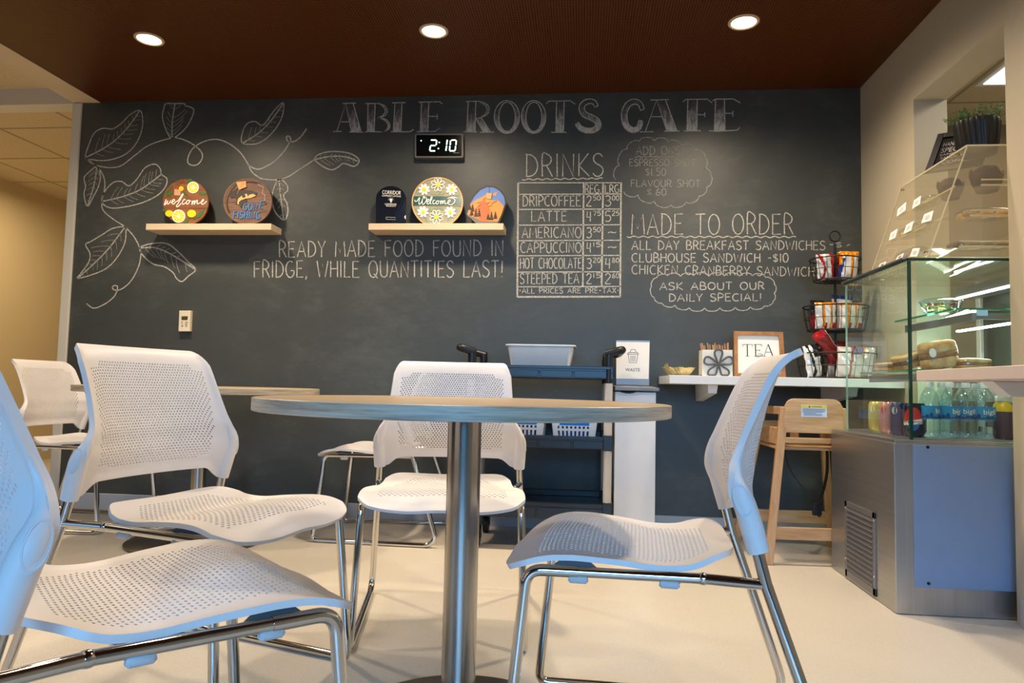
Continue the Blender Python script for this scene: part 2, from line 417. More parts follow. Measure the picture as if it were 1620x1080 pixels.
g('3', .50, [(.04, .92), (.22, 1), (.42, .92), (.44, .70), (.30, .56), (.16, .53)], [(.20, .54), (.42, .46), (.50, .26), (.38, .05), (.18, 0), (.02, .10)])
g('4', .54, [(.10, 1), (.04, .42), (.50, .44)], [(.42, .98), (.40, 0)])
g('5', .50, [(.46, 1), (.10, .98), (.07, .58), (.28, .62), (.46, .48), (.48, .22), (.30, .02), (.03, .05)])
g('6', .50, [(.42, 1), (.18, .76), (.05, .40), (.08, .12), (.26, 0), (.44, .10), (.48, .30), (.34, .46), (.16, .42), (.06, .28)])
g('7', .48, [(.02, .98), (.48, 1), (.20, 0)])
g('8', .50, [(.42, .86), (.26, 1), (.10, .86), (.14, .66), (.36, .46), (.46, .24), (.34, .02), (.14, .02), (.05, .22), (.16, .44), (.36, .62), (.42, .86)])
g('9', .50, arc(.25, .72, .22, .27, 0, 360)+[(.46, .50), (.36, 0)])
g('.', .16, [(.05, .0), (.08, .10)]); g(',', .16, [(.10, .08), (.03, -.14)]); g('!', .16, [(.10, 1), (.07, .26)], [(.06, .0), (.06, .05)])
g('-', .40, [(.05, .48), (.36, .50)]); g(' ', .42); g('~', .62, [(.02, .40), (.16, .56), (.30, .52), (.44, .42), (.60, .58)])
g('*', .26, [(.02, .40), (.22, .66)], [(.02, .64), (.24, .42)], [(.12, .34), (.12, .72)])
g('$', .52, [(.46, .80), (.30, .90), (.08, .82), (.08, .62), (.40, .42), (.44, .20), (.24, .10), (.02, .20)], [(.27, 1.02), (.24, -.02)])
g('<', .5, [(.5, .7), (.05, .4), (.2, .3)])
SMOOTH = set('BCDGJOPQRSU0235689$~')
def stroke_text(mb, text, p0, p1, h, w, plane, nrm, m=0, gap=0.17, jit=0.012, slant=0.0):
    """single-stroke lettering: baseline from pixel p0 to p1, cap height h pixels, laid on the real plane"""
    tot = sum(SF[c][0]+gap for c in text)-gap; x = 0.0
    p0 = np.array(p0, float); p1 = np.array(p1, float); ex = (p1-p0)/tot; L = np.linalg.norm(p1-p0); nrmv = np.array([(p1-p0)[1], -(p1-p0)[0]])/L*h
    for c in text:
        cw, st = SF[c]; jy = random.uniform(-jit, jit); js = 1+random.uniform(-jit, jit)*2
        for s in st:
            q = [p0+ex*(x+a+slant*b)+nrmv*((b+jy)*js) for a, b in s]
            if c in SMOOTH and len(q) > 3 and len(q) < 14: q = crs(q, 4)
            mb.ribbon([plane(*t) for t in q], w, nrm, m)
        x += cw+gap
_fcache = {}
def font_geo(text):
    if text not in _fcache:
        cu = bpy.data.curves.new('lettering', 'FONT'); cu.body = text; cu.size = 1.0; cu.resolution_u = 3
        ob = bpy.data.objects.new('lettering', cu); COL.objects.link(ob)
        dg = bpy.context.evaluated_depsgraph_get(); me = bpy.data.meshes.new_from_object(ob.evaluated_get(dg))
        vs = np.array([v.co[:2] for v in me.vertices]); fs = [list(p.vertices) for p in me.polygons]
        bpy.data.objects.remove(ob); bpy.data.curves.remove(cu); bpy.data.meshes.remove(me)
        _fcache[text] = (vs, fs)
    return _fcache[text]
def print_text(mb, text, p0, p1, h, plane, m=0, slant=0.0):
    """printed lettering filling the baseline p0-p1 (pixels) with cap height h"""
    vs, fs = font_geo(text); x0, x1 = vs[:, 0].min(), vs[:, 0].max(); cap = 0.70
    p0 = np.array(p0, float); p1 = np.array(p1, float); d = p1-p0; L = np.linalg.norm(d); n = np.array([d[1], -d[0]])/L*h
    out = [plane(*(p0+d*((a-x0)/(x1-x0))+n*(b/cap)+d/L*slant*h*b)) for a, b in vs]
    mb.add(out, fs, m)
def wallp(px, py): p = onY(px, py, WALL-0.0012); return p
NB = (0, -1, 0)
# ------------------------------------------------------------------ the room
struct('floor', MB().box(-6.5, 5, -3.6, 8.2, -0.06, 0), M['floor'])
struct('ceiling', MB().box(-2.892, RIGHT, -3.4, WALL, CEIL, CEIL+0.06), M['ceil'])
struct('ceiling_left', MB().box(-6.5, -3.058, -3.4, WALL, 2.489, 2.54), M['tile'])
struct('ceiling_side_room', MB().box(-6.5, -2.5, WALL+0.12, 8.2, 2.396, 2.45), M['tile'])
struct('ceiling_kitchen', MB().box(RIGHT+0.142, 5, 0.2, 4.62, 2.45, 2.5), M['tile'])
struct('trim_1', MB().box(-3.058, -2.892, -3.4, WALL, 2.394, 2.56), M['fascia'])
struct('trim_2', MB().box(-6.5, -3.004, WALL, WALL+0.12, 2.391, 2.56), M['trimw'])
struct('trim_3', MB().box(-3.06, JAMB, WALL-0.012, WALL+0.125, 0, 2.391), M['trimw'], 0.004)
wb = struct('wall_back', MB().box(JAMB, 1.62, WALL, WALL+0.12, 0, 2.55), M['board'])
mb = MB()
mb.box(RIGHT, RIGHT+0.142, 3.271, WALL, 0, 2.55); mb.box(RIGHT, RIGHT+0.142, 2.584, 3.271, 2.08, 2.55); mb.box(RIGHT, RIGHT+0.142, -3.4, 2.584, 0, 2.55)
struct('wall_right', mb, M['wall'])
struct('wall_left', MB().box(-4.97, -4.85, 3.95, 8.2, 0, 2.396), M['cream'])
struct('wall_side_room', MB().box(-6.5, -2.5, 8.1, 8.2, 0, 2.45), M['cream'])
struct('wall_side_room_right', MB().box(-2.6, -2.5, WALL+0.12, 8.2, 0, 2.45), M['cream'])
struct('wall_kitchen', MB().box(RIGHT+0.142, 5, 4.6, 4.7, 0, 2.5), M['kwall'])
struct('wall_kitchen_right', MB().box(4.9, 5, 0.2, 4.6, 0, 2.5), M['kwall'])
struct('baseboard_back', MB().box(JAMB, 1.455, WALL-0.012, WALL, 0, 0.0924), M['baseb'], 0.003)
struct('baseboard_right', MB().box(RIGHT-0.010, RIGHT, -3.4, 2.55, 0, 0.092), M['baseb'], 0.003)

# ------------------------------------------------------------------ chalk drawing and lettering on the wall (parts of the wall)
def C1(x, y): return (x/2.919, 130+y/2.919)
def C2(x, y): return (400+x/3.2717, 130+y/3.2717)
def C3(x, y): return (800+x/2.8929, 130+y/2.8929)
def T1(x, y): return (520+x/4.765, 150+y/4.765)
def T2(x, y): return (860+x/4.765, 140+y/4.765)
LW = 0.0068
def line(mb, conv, pts, w=LW, smooth=True, closed=False, m=0):
    P = [conv(*p) for p in pts]
    if smooth and len(P) > 2: P = crs(P, 6, closed)
    if closed: P = list(P)+[P[0]]
    mb.ribbon([wallp(*p) for p in P], w, NB, m)
def inside_len(o, a, d):
    best = None
    for i in range(len(o)):
        p, q = o[i], o[(i+1) % len(o)]; e = q-p; den = d[0]*e[1]-d[1]*e[0]
        if abs(den) < 1e-9: continue
        t = ((p-a)[0]*e[1]-(p-a)[1]*e[0])/den; u = ((p-a)[0]*d[1]-(p-a)[1]*d[0])/den
        if t > 1 and 0 <= u <= 1 and (best is None or t < best): best = t
    return best
def leaf(mb, conv, out, rib, veins=7, fl=0.8):
    line(mb, conv, out, 0.0070, True, True)
    line(mb, conv, rib, 0.0078)
    o = crs([conv(*p) for p in out], 6, True); r = crs([conv(*p) for p in rib], 8)
    for k in range(veins):
        t = 0.14+0.74*k/(veins-1); i = int(t*(len(r)-2)); a = r[i]; d = r[i+1]-r[i]; d /= np.linalg.norm(d); n = np.array([-d[1], d[0]])
        for s in (-1, 1):
            v = d*0.75+n*s; v /= np.linalg.norm(v); L = inside_len(o, a, v)
            if not L or L > 60: continue
            L *= fl*random.uniform(0.75, 1.0)
            q = [a, a+v*L*0.5+d*L*0.02, a+v*L*0.9+d*L*0.16]
            mb.ribbon([wallp(*p) for p in crs(q, 4)], 0.0036, NB, 1)
mb = MB()
leaf(mb, C1, [(395,348),(410,290),(435,235),(475,213),(520,215),(560,190),(600,150),(645,130),(658,165),(655,220),(630,280),(590,325),(540,350),(480,362),(430,358)], [(395,348),(470,310),(530,270),(580,220),(620,170),(645,130)], 10)
leaf(mb, C1, [(795,258),(765,215),(750,160),(758,115),(768,99),(808,99),(850,99),(856,109),(880,115),(895,130),(880,175),(850,220)], [(795,258),(795,190),(808,99)], 6)
leaf(mb, C2, [(-53,315),(-55,265),(-32,217),(10,203),(52,222),(100,160),(130,125),(158,108),(155,165),(130,222),(80,282),(20,318)], [(-53,315),(20,270),(80,215),(130,150),(158,108)], 8)
leaf(mb, C1, [(447,390),(400,425),(388,445),(395,480),(388,520),(404,573),(430,530),(455,480),(463,430)], [(447,390),(435,470),(404,573)], 7)
leaf(mb, C1, [(472,555),(480,510),(520,465),(560,458),(595,478),(630,450),(670,395),(715,378),(740,400),(745,425),(770,445),(765,480),(730,520),(660,555),(580,575),(510,580)], [(472,550),(560,530),(640,500),(700,460),(745,425)], 10)
leaf(mb, C1, [(577,668),(520,675),(470,705),(420,735),(395,750),(415,790),(410,830),(375,880),(358,905),(420,890),(490,860),(540,810),(575,745),(582,690)], [(577,668),(500,770),(420,850),(358,905)], 9)
leaf(mb, C1, [(645,765),(700,745),(770,745),(820,780),(870,830),(903,865),(870,895),(840,920),(815,905),(800,880),(760,852),(710,840),(665,805)], [(645,765),(720,765),(800,800),(903,865)], 8)
leaf(mb, C2, [(320,400),(350,370),(420,358),(500,368),(545,395),(545,420),(520,435),(470,420),(440,440),(410,453),(370,440)], [(320,400),(400,384),(480,386),(540,408)], 8)
leaf(mb, C2, [(135,500),(105,560),(100,610),(115,670),(160,713),(180,680),(178,630),(160,595),(165,575),(180,560),(175,530)], [(135,500),(145,600),(160,713)], 6)
line(mb, C1, [(395,348),(430,378),(500,394),(560,385),(620,340),(690,290),(795,258),(860,270),(920,310),(935,345),(915,378),(885,383),(866,365),(880,320),(910,290),(960,268),(1010,265),(1060,285),(1110,325),(1150,385)])
line(mb, C1, [(1150,385),(1180,400),(1212,397),(1266,366),(1310,321),(1338,277)], 0.0085)
line(mb, C2, [(190,310),(196,294),(188,280),(175,282),(180,303),(215,306),(250,280),(278,240)], 0.0085)
line(mb, C1, [(1150,385),(1157,405),(1168,419)])
line(mb, C2, [(0,470),(22,486),(50,500),(120,505),(180,490),(250,445),(320,400)])
line(mb, C1, [(395,348),(430,375),(452,392),(478,435),(484,480),(472,545),(476,590),(520,630),(577,668),(620,715),(645,765),(650,800),(640,850),(610,910),(575,946),(545,960),(525,957),(519,946),(530,938),(543,946),(530,985),(490,1020),(435,1043),(400,1022)])
build('chalk_vine_drawing', mb, [M['chalk'], M['chalk_soft']], wb, label='white chalk vine with large veined leaves')
# heading
mb = MB()
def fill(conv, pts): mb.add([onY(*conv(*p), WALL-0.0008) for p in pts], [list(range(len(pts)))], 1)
def L1(*pts, w=0.0055): line(mb, T1, pts, w, False)
def L2(*pts, w=0.0055): line(mb, T2, pts, w, False)
def ringfill(conv, A, B):
    vs = [onY(*conv(*p), WALL-0.0008) for p in A]+[onY(*conv(*p), WALL-0.0008) for p in B]; n = len(A)
    mb.add(vs, [(i, i+1, n+i+1, n+i) for i in range(n-1)], 1)
fill(T1, [(128,65),(185,65),(243,275),(172,278)]); L1((62,272),(128,65),(172,278)); L1((185,65),(243,275)); L1((105,65),(205,62)); L1((92,203),(155,203)); L1((32,277),(95,275)); L1((155,280),(262,282))
fill(T1, [(297,65),(350,65),(343,277),(292,277)]); L1((297,65),(292,277)); L1((350,65),(343,277)); L1((275,65),(380,65))
up = crs([(380,65),(425,85),(442,125),(425,155),(385,172),(350,175)], 5); upi = crs([(380,67),(408,85),(428,120),(410,152),(378,170),(350,175)], 5)
lo = crs([(385,172),(435,188),(462,225),(450,260),(400,278)], 5); loi = crs([(385,174),(425,195),(448,230),(436,262),(400,278)], 5)
for q in (up, upi, lo, loi): line(mb, T1, [tuple(p) for p in q], 0.0055, False)
ringfill(T1, lo, loi); L1((275,278),(405,278))
fill(T1, [(500,60),(552,60),(545,277),(487,277)]); L1((500,60),(487,277)); L1((552,60),(545,277)); L1((478,60),(578,58)); L1((470,278),(612,278),(640,260))
fill(T1, [(700,57),(755,57),(748,275),(690,275)]); L1((700,57),(690,275)); L1((755,57),(748,275)); L1((678,55),(838,52),(858,68)); L1((752,162),(818,162)); L1((818,145),(818,185)); L1((662,278),(800,275),(838,250))
fill(T1, [(1052,50),(1108,50),(1105,275),(1040,275)]); L1((1052,50),(1040,275)); L1((1108,50),(1105,275)); L1((1035,50),(1130,48))
line(mb, T1, [(1130,48),(1190,70),(1210,110),(1190,150),(1140,170),(1108,178)], 0.0055); line(mb, T1, [(1140,52),(1180,80),(1195,115),(1175,150),(1140,170)], 0.005)
fill(T1, [(1110,180),(1150,170),(1220,280),(1165,278)]); L1((1110,180),(1165,278)); L1((1150,170),(1220,280)); L1((1020,278),(1118,280)); L1((1140,282),(1245,280))
for cx, rx, ri in ((1343, 95, 62), (1545, 92, 60)):
    A = arc(cx, 167, rx, 124, 0, 360, 36); B = arc(cx+2, 165, ri, 110, 0, 360, 36)
    ringfill(T1, A, B); line(mb, T1, A, 0.0055, False); line(mb, T1, B, 0.0055, False)
fill(T2, [(98,92),(155,92),(150,328),(92,328)]); L2((98,92),(92,328)); L2((155,92),(150,328)); L2((18,115),(40,95),(200,92),(238,118)); L2((58,330),(172,330))
def fat(conv, cl, w0):
    P = crs(cl, 6); A = []; B = []
    for i, p in enumerate(P):
        t = P[min(i+1, len(P)-1)]-P[max(i-1, 0)]; t /= np.linalg.norm(t); n = np.array([-t[1], t[0]]); w = w0(i/(len(P)-1)); A.append(tuple(p+n*w)); B.append(tuple(p-n*w))
    ringfill(conv, A, B); line(mb, conv, A+B[::-1]+[A[0]], 0.0055, False)
fat(T2, [(397,135),(380,103),(340,96),(302,115),(287,152),(310,195),(360,218),(403,247),(410,285),(372,314),(312,314),(272,292),(252,262)], lambda t: 14+7*math.sin(PI*t))
fat(T2, [(745,160),(725,115),(685,98),(640,118),(612,168),(608,222),(625,282),(670,312),(715,297),(733,242)], lambda t: 15+6*math.sin(PI*t))
fill(T2, [(852,85),(918,85),(1005,320),(930,322)]); L2((768,322),(852,85),(930,322)); L2((918,85),(1005,320)); L2((805,87),(945,83)); L2((812,212),(890,212)); L2((725,327),(828,325)); L2((908,322),(1025,320))
fill(T2, [(1088,82),(1158,82),(1155,318),(1080,318)]); L2((1088,82),(1080,318)); L2((1158,82),(1155,318)); L2((1050,100),(1075,82),(1235,80),(1270,108)); L2((1160,197),(1215,197)); L2((1215,180),(1215,215)); L2((1055,320),(1185,318))
fill(T2, [(1297,82),(1363,82),(1367,315),(1287,318)]); L2((1297,82),(1287,318)); L2((1363,82),(1367,315)); L2((1275,92),(1295,80),(1430,78),(1482,108)); L2((1365,187),(1427,187)); L2((1427,168),(1427,212)); L2((1245,318),(1300,322),(1440,315),(1462,311),(1480,292))
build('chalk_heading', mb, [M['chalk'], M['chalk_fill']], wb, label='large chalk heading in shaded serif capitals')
def st(mb, conv, text, x0, y0, x1, y1, h, sc, w=LW, m=0, **kw):
    a, b = conv(x0, y0), conv(x1, y1); stroke_text(mb, text, a, b, h/sc, w, wallp, NB, m, **kw)
def wave(mb, conv, x0, y0, x1, y1, n, amp, w=0.0055, m=0):
    P = [(x0+(x1-x0)*i/(n*8), y0+(y1-y0)*i/(n*8)+amp*math.sin(2*PI*i/8)) for i in range(n*8+1)]
    line(mb, conv, P, w, False, False, m)
def cloud(mb, nodes, bulge, closed=False, m=0):
    cx = sum(p[0] for p in nodes)/len(nodes); cy = sum(p[1] for p in nodes)/len(nodes)
    N = len(nodes)
    for i in range(N if closed else N-1):
        a = np.array(nodes[i], float); b = np.array(nodes[(i+1) % N], float); d = b-a; n = np.array([d[1], -d[0]]); n /= np.linalg.norm(n)
        if np.dot((a+b)/2-np.array([cx, cy]), n) < 0: n = -n
        L = np.linalg.norm(d)
        line(mb, C3, [tuple(a), tuple(a+d*0.18+n*L*bulge*0.75), tuple(a+d*0.5+n*L*bulge), tuple(a+d*0.82+n*L*bulge*0.75), tuple(b)], 0.0048, True, False, m)
mb = MB(); s2 = 3.2717; s3 = 2.8929
st(mb, C2, 'READY MADE FOOD FOUND IN', 135, 905, 1297, 898, 82, s2, 0.0066)
st(mb, C2, 'FRIDGE, WHILE QUANTITIES LAST!', 5, 1010, 1295, 1008, 84, s2, 0.0066)
build('chalk_fridge_notice', mb, [M['chalk']], wb, label='two lines of chalk capitals about ready made food')
mb = MB()
st(mb, C3, 'DRINKS', 92, 432, 447, 430, 104, s3, 0.0064); wave(mb, C3, 75, 445, 445, 440, 9, 3)
def tl(*p, w=0.0085): line(mb, C3, p, w, False)
tl((57,460),(528,460), w=0.006); tl((57,460),(53,983), w=0.010); tl((528,458),(524,984), w=0.009); tl((53,982),(524,981), w=0.010)
tl((357,460),(353,932)); tl((446,460),(439,932), w=0.0095)
for y in (512, 581, 653, 724, 793, 868, 935): tl((55, y+1), (527, y-1), w=0.006)
st(mb, C3, 'REG.', 363, 507, 438, 507, 38, s3, 0.0052); st(mb, C3, 'LRG', 455, 507, 520, 505, 36, s3, 0.0052)
rows = [('DRIPCOFFEE', 78, 343, 567, '2', '50', '3', '00'), ('LATTE', 117, 280, 637, '4', '75', '5', '25'), ('AMERICANO', 75, 346, 712, '3', '50', '~', ''), ('CAPPUCCINO', 68, 346, 780, '4', '15', '~', ''), ('HOT CHOCOLATE', 66, 347, 852, '3', '20', '4', '80'), ('STEEPED TEA', 66, 335, 922, '2', '15', '2', '60')]
for t, a, b, y, p, c, q, d in rows:
    st(mb, C3, t, a, y, b, y-1, 47, s3, 0.0054)
    st(mb, C3, p, 370, y, 393, y, 46, s3, 0.0056); st(mb, C3, c, 400, y-27, 434, y-27, 21, s3, 0.0048)
    if q == '~': st(mb, C3, '~', 467, y-12, 508, y-12, 26, s3, 0.0052)
    else: st(mb, C3, q, 455, y, 481, y, 46, s3, 0.0056); st(mb, C3, d, 487, y-27, 519, y-27, 21, s3, 0.0048)
st(mb, C3, '*ALL PRICES ARE PRE-TAX*', 62, 966, 517, 964, 24, s3, 0.0048)
build('chalk_drinks_menu', mb, [M['chalk']], wb, label='ruled chalk table of drinks with two price columns')
mb = MB()
cloud(mb, [(503,445),(520,380),(555,305),(610,270),(680,268),(745,272),(805,290),(865,310),(912,345),(910,395),(938,425),(920,480),(885,520),(825,548),(755,562),(680,545),(605,515),(540,500)], 0.24)
st(mb, C3, 'ADD ONS', 597, 332, 797, 331, 39, s3, 0.0046); wave(mb, C3, 590, 341, 800, 342, 8, 3, 0.004)
st(mb, C3, 'ESPRESSO SHOT', 566, 383, 867, 383, 31, s3, 0.0044); st(mb, C3, '$1.50', 640, 428, 733, 428, 34, s3, 0.0046)
st(mb, C3, 'FLAVOUR SHOT', 573, 478, 890, 480, 32, s3, 0.0046); st(mb, C3, '$.60', 647, 518, 735, 517, 31, s3, 0.0048)
build('chalk_add_ons_cloud', mb, [M['chalk_soft']], wb, label='faint chalk cloud listing add ons')
mb = MB()
st(mb, C3, 'MADE TO ORDER', 575, 697, 1315, 695, 94, s3, 0.0058); wave(mb, C3, 555, 707, 1328, 708, 18, 3.2)
st(mb, C3, 'ALL DAY BREAKFAST SANDWICHES', 577, 766, 1462, 767, 41, s3, 0.0054)
st(mb, C3, '-$', 1480, 755, 1538, 757, 26, s3, 0.005); st(mb, C3, '<', 1558, 757, 1576, 757, 22, s3, 0.004)
st(mb, C3, 'CLUBHOUSE SANDWICH -$10', 577, 823, 1293, 824, 40, s3, 0.0056)
st(mb, C3, 'CHICKEN CRANBERRY SANDWICH', 577, 877, 1412, 888, 41, s3, 0.0054)
build('chalk_made_to_order_menu', mb, [M['chalk']], wb, label='chalk list of sandwiches under an underlined heading')
mb = MB()
cloud(mb, [(668,935),(690,895),(740,885),(800,888),(860,885),(930,888),(1000,886),(1070,888),(1130,885),(1190,893),(1230,925),(1228,965),(1225,1000),(1185,1022),(1120,1028),(1050,1030),(980,1032),(910,1033),(840,1032),(775,1020),(715,1010),(680,985)], 0.22, True)
st(mb, C3, 'ASK ABOUT OUR', 705, 950, 1183, 948, 33, s3, 0.0056); st(mb, C3, 'DAILY SPECIAL!', 748, 1003, 1170, 1000, 34, s3, 0.0056)
build('chalk_special_cloud', mb, [M['chalk']], wb, label='chalk cloud about the daily special')

# ------------------------------------------------------------------ recessed ceiling lights
M['lens'] = plain('lamp_lens', (255, 244, 226), 0.4, vary=0, emit=((255, 244, 226), 9.0))
M['ring'] = plain('lamp_trim_ring', (206, 180, 150), 0.4)
DL = ['recessed round ceiling light at the left, above the chalk vine', 'recessed round ceiling light in the middle, above the wall clock', 'recessed round ceiling light at the right, above the menu columns']
dl0 = thing('ceiling_downlight', DL[0], 'ceiling light', (LX[0], 3.142, CEIL), 'brown ceiling downlights')
build('trim_ring', MB().lathe([(0.053, -0.001), (0.055, -0.006), (0.064, -0.007), (0.068, -0.003), (0.068, 0.0), (0.053, 0.0)], (LX[0], 3.142, CEIL), 40), M['ring'], dl0)
build('lens', MB().lathe([(0.0, -0.004), (0.053, -0.003), (0.053, 0.0)], (LX[0], 3.142, CEIL), 40), M['lens'], dl0)
for i in (1, 2): dup(dl0, (LX[i], 3.142, CEIL), None, DL[i])
t = thing('ceiling_troffer', 'bright rectangular ceiling panel light seen through the hatch in the right wall', 'ceiling light', (2.43, 3.35, 2.45))
build('frame', MB().box(2.10, 2.76, 2.72, 3.99, 2.440, 2.4499), M['whitep'], t)
M['panel'] = plain('troffer_diffuser', (255, 252, 244), 0.5, vary=0, emit=((255, 250, 238), 4.0))
build('diffuser', MB().box(2.13, 2.73, 2.75, 3.96, 2.436, 2.441), M['panel'], t)

# ------------------------------------------------------------------ shelves and the plaques on them
SHZ = 1.630; SF0 = 3.74
for (x0, x1, lab) in ((-2.470, -1.732, 'pale wood floating shelf carrying the lemon and fishing plaques'), (-1.178, -0.434, 'pale wood floating shelf under the clock, carrying three plaques')):
    o = build('floating_shelf', MB().box(x0, x1, SF0, WALL, SHZ-0.036, SHZ), M['shelfw'], None, 0.002)
    tag(o, lab, 'shelf', 'floating wall shelves')
class Plq:
    """a plaque leaning back on a shelf: pixels land on its real leaning front face"""
    def __init__(s, yb, lean): s.k = lean; s.c = yb-lean*SHZ
    def p(s, px, py, off=0.0):
        d = ray(px, py); t = (s.c-off+s.k*EYE)/(d[1]-s.k*d[2]); return s.fl(O0+d*t)
    def fl(s, p):
        # nothing of a plaque goes below the shelf it stands on
        if p[2] < SHZ+.0004 and p[2] > SHZ-.2: p[2] = SHZ+.0004
        return p
    def poly(s, mb, pts, th, off=0.0, m=0): return mb.prism([s.p(x, y, off+th) for x, y in pts], (0, th, 0), m)
    def line(s, mb, pts, w, off=0.001, m=0, smooth=True, th=None):
        P = crs(pts, 5) if smooth and len(pts) > 2 else pts
        mb.ribbon([s.p(x, y, off) for x, y in P], w, NB, m)
def circ(cx, cy, r, n=40, ry=None): return [(cx+r*math.cos(2*PI*i/n), cy+(ry or r)*math.sin(2*PI*i/n)) for i in range(n)]
def clipc(pts, cx, cy, r): return [((x, y) if math.hypot(x-cx, y-cy) <= r else (cx+(x-cx)*r/math.hypot(x-cx, y-cy), cy+(y-cy)*r/math.hypot(x-cx, y-cy))) for x, y in pts]
q = Plq(3.775, 0.18); zb = q.p(293, 355)[2]
wd = wood('plaque_brown_stain', (92, 50, 22), (150, 92, 46), (4, 30, 30), 0.6)
def col(n, c, r=0.6): return plain('paint_'+n, c, r, vary=0.05)
grn, yel, wht, pnk, red = col('leaf_green', (52, 98, 40)), col('lemon_yellow', (238, 196, 20)), col('white', (240, 236, 228)), col('peach', (196, 150, 116)), col('red', (196, 40, 44))
# the pixel circles reach just below the shelf front, where the plaque foot stands out of sight
t = thing('lemon_plaque', 'round brown wooden welcome plaque with lemon slices, at the left of its shelf', 'sign', (q.p(293, 350)[0], 3.785, SHZ), 'painted plaques on the shelves')
mb = MB(); q.poly(mb, circ(293.5, 319.5, 36.2, 48), 0.012); q.poly(mb, clipc([(255, 311), (332, 311), (332, 330), (255, 330)], 293.5, 319.5, 36), 0.002, 0.012)
build('board', mb, wd, t, 0.0008)
def D5(x, y): return (250+x/12.71, 275+y/12.71)
mb = MB()
for pts in ([(150,400),(210,360),(300,385),(260,430),(180,440)], [(510,350),(560,370),(605,430),(560,440),(520,410)], [(810,385),(870,355),(985,390),(930,430),(850,410)], [(570,120),(650,90),(700,130),(640,170),(580,160)], [(760,870),(840,760),(930,710),(900,800),(830,880),(700,910)], [(520,985),(580,900),(635,880),(600,985)], [(90,700),(160,705),(150,745),(100,750)], [(340,220),(400,185),(440,180),(400,225)], [(160,380),(230,290),(300,240),(250,320)]):
    q.poly(mb, [D5(*p) for p in pts], 0.002, 0.0121)
build('leaves', mb, grn, t)
for cx, cy, r in ((702, 272, 116), (412, 850, 132)):
    mb = MB(); q.poly(mb, [D5(*p) for p in circ(cx, cy, r, 28)], 0.004, 0.012, 0); q.poly(mb, [D5(*p) for p in circ(cx, cy, r*0.86, 28)], 0.0005, 0.016, 1)
    for k in range(5):
        a = PI*k/5+0.2; q.line(mb, [D5(cx+r*0.9*math.cos(a), cy+r*0.9*math.sin(a)), D5(cx-r*0.9*math.cos(a), cy-r*0.9*math.sin(a))], 0.0022, 0.0168, 0, False)
    build('lemon_slice', mb, [wht, yel], t)
for cx, cy, rx, ry in ((222, 795, 78, 66), (672, 798, 88, 78)):
    build('lemon', q.poly(MB(), [D5(*p) for p in circ(cx, cy, rx, 24, ry)], 0.005, 0.012), yel, t, 0.001)
mb = MB(); q.poly(mb, [D5(*p) for p in ((328,300),(455,320),(445,435),(325,430))], 0.003, 0.012, 0); q.poly(mb, [D5(*p) for p in circ(465, 295, 48, 18)], 0.002, 0.012, 2)
q.poly(mb, [D5(*p) for p in ((355,265),(410,275),(400,300),(360,300))], 0.003, 0.0125, 1); q.line(mb, [D5(*p) for p in ((405,250),(460,170),(490,115),(560,100))], 0.0026, 0.0165, 1, False)
build('drink_glass', mb, [pnk, red, yel], t, label='small lemonade glass with a red straw')
mb = MB()
for st_ in ([(165,510),(128,615),(145,615),(172,575),(195,540),(185,592),(205,605),(238,570),(258,530)], [(258,580),(325,545),(330,518),(305,515),(283,555),(292,600),(322,600),(365,555),(400,540),(450,470),(490,402),(503,415),(470,475),(420,565),(372,640),(385,662),(420,640),(470,585)], [(548,525),(530,508),(500,545),(488,590),(512,610),(555,575)], [(600,528),(573,560),(575,600),(602,605),(630,568),(620,535),(600,528),(660,548)], [(692,535),(680,620),(702,570),(732,535),(735,560),(725,612),(762,550),(790,530),(785,592),(802,600),(860,570),(915,535),(905,513),(880,545),(873,590),(895,610),(932,590),(978,548)]):
    q.line(mb, [D5(*p) for p in st_], 0.0050, 0.0152)
build('welcome_script', mb, wht, t, label='white script lettering')
# fishing plaque
t = thing('fishing_plaque', 'round brown plaque with a leaping fish and blue lettering, on the left shelf', 'sign', (q.p(393, 350)[0], 3.785, SHZ), 'painted plaques on the shelves')
def D6(x, y): return (350+x/12.71, 275+y/12.71)
wd2 = wood('plaque_dark_planks', (84, 54, 38), (126, 86, 62), (5, 5, 40), 0.65); dk = col('dark_brown', (40, 26, 18)); tan = col('fish_belly', (212, 170, 96)); blu = col('sign_blue', (30, 118, 190)); crf = col('kraft_tag', (206, 150, 92))
mb = MB(); q.poly(mb, [D6(*p) for p in circ(530, 555, 490, 48, 465)], 0.010, 0, 0)
for y in (288, 440, 570, 720, 757, 890): q.line(mb, [D6(530-math.sqrt(max(0, 1-((y-555)/465)**2))*440, y), D6(530+math.sqrt(max(0, 1-((y-555)/465)**2))*440, y+10)], 0.0012, 0.0106, 1, False)
A = [D6(*p) for p in circ(530, 555, 490, 48, 465)]; B = [D6(*p) for p in circ(530, 555, 458, 48, 432)]
for i in range(48): j = (i+1) % 48; mb.hexa([q.p(*A[i], .0100), q.p(*A[j], .0100), q.p(*B[j], .0100), q.p(*B[i], .0100), q.p(*A[i], .0125), q.p(*A[j], .0125), q.p(*B[j], .0125), q.p(*B[i], .0125)], 0)
build('board', mb, [wd2, dk], t)
mb = MB()
q.poly(mb, [D6(*p) for p in ((300,440),(360,340),(460,310),(600,330),(720,375),(690,460),(560,490),(440,520),(520,520),(510,560),(440,600),(400,690),(350,620),(290,610),(310,520),(260,470),(200,490),(150,420),(170,370),(240,340),(290,300),(330,290),(300,380))], 0.003, 0.010, 0)
q.poly(mb, [D6(*p) for p in ((320,580),(340,500),(420,430),(510,395),(540,460),(560,420),(640,400),(700,440),(600,480),(480,500),(390,530),(350,570),(360,610),(330,610))], 0.001, 0.013, 1)
q.poly(mb, [D6(*p) for p in circ(452, 445, 36, 14)], 0.0008, 0.014, 0)
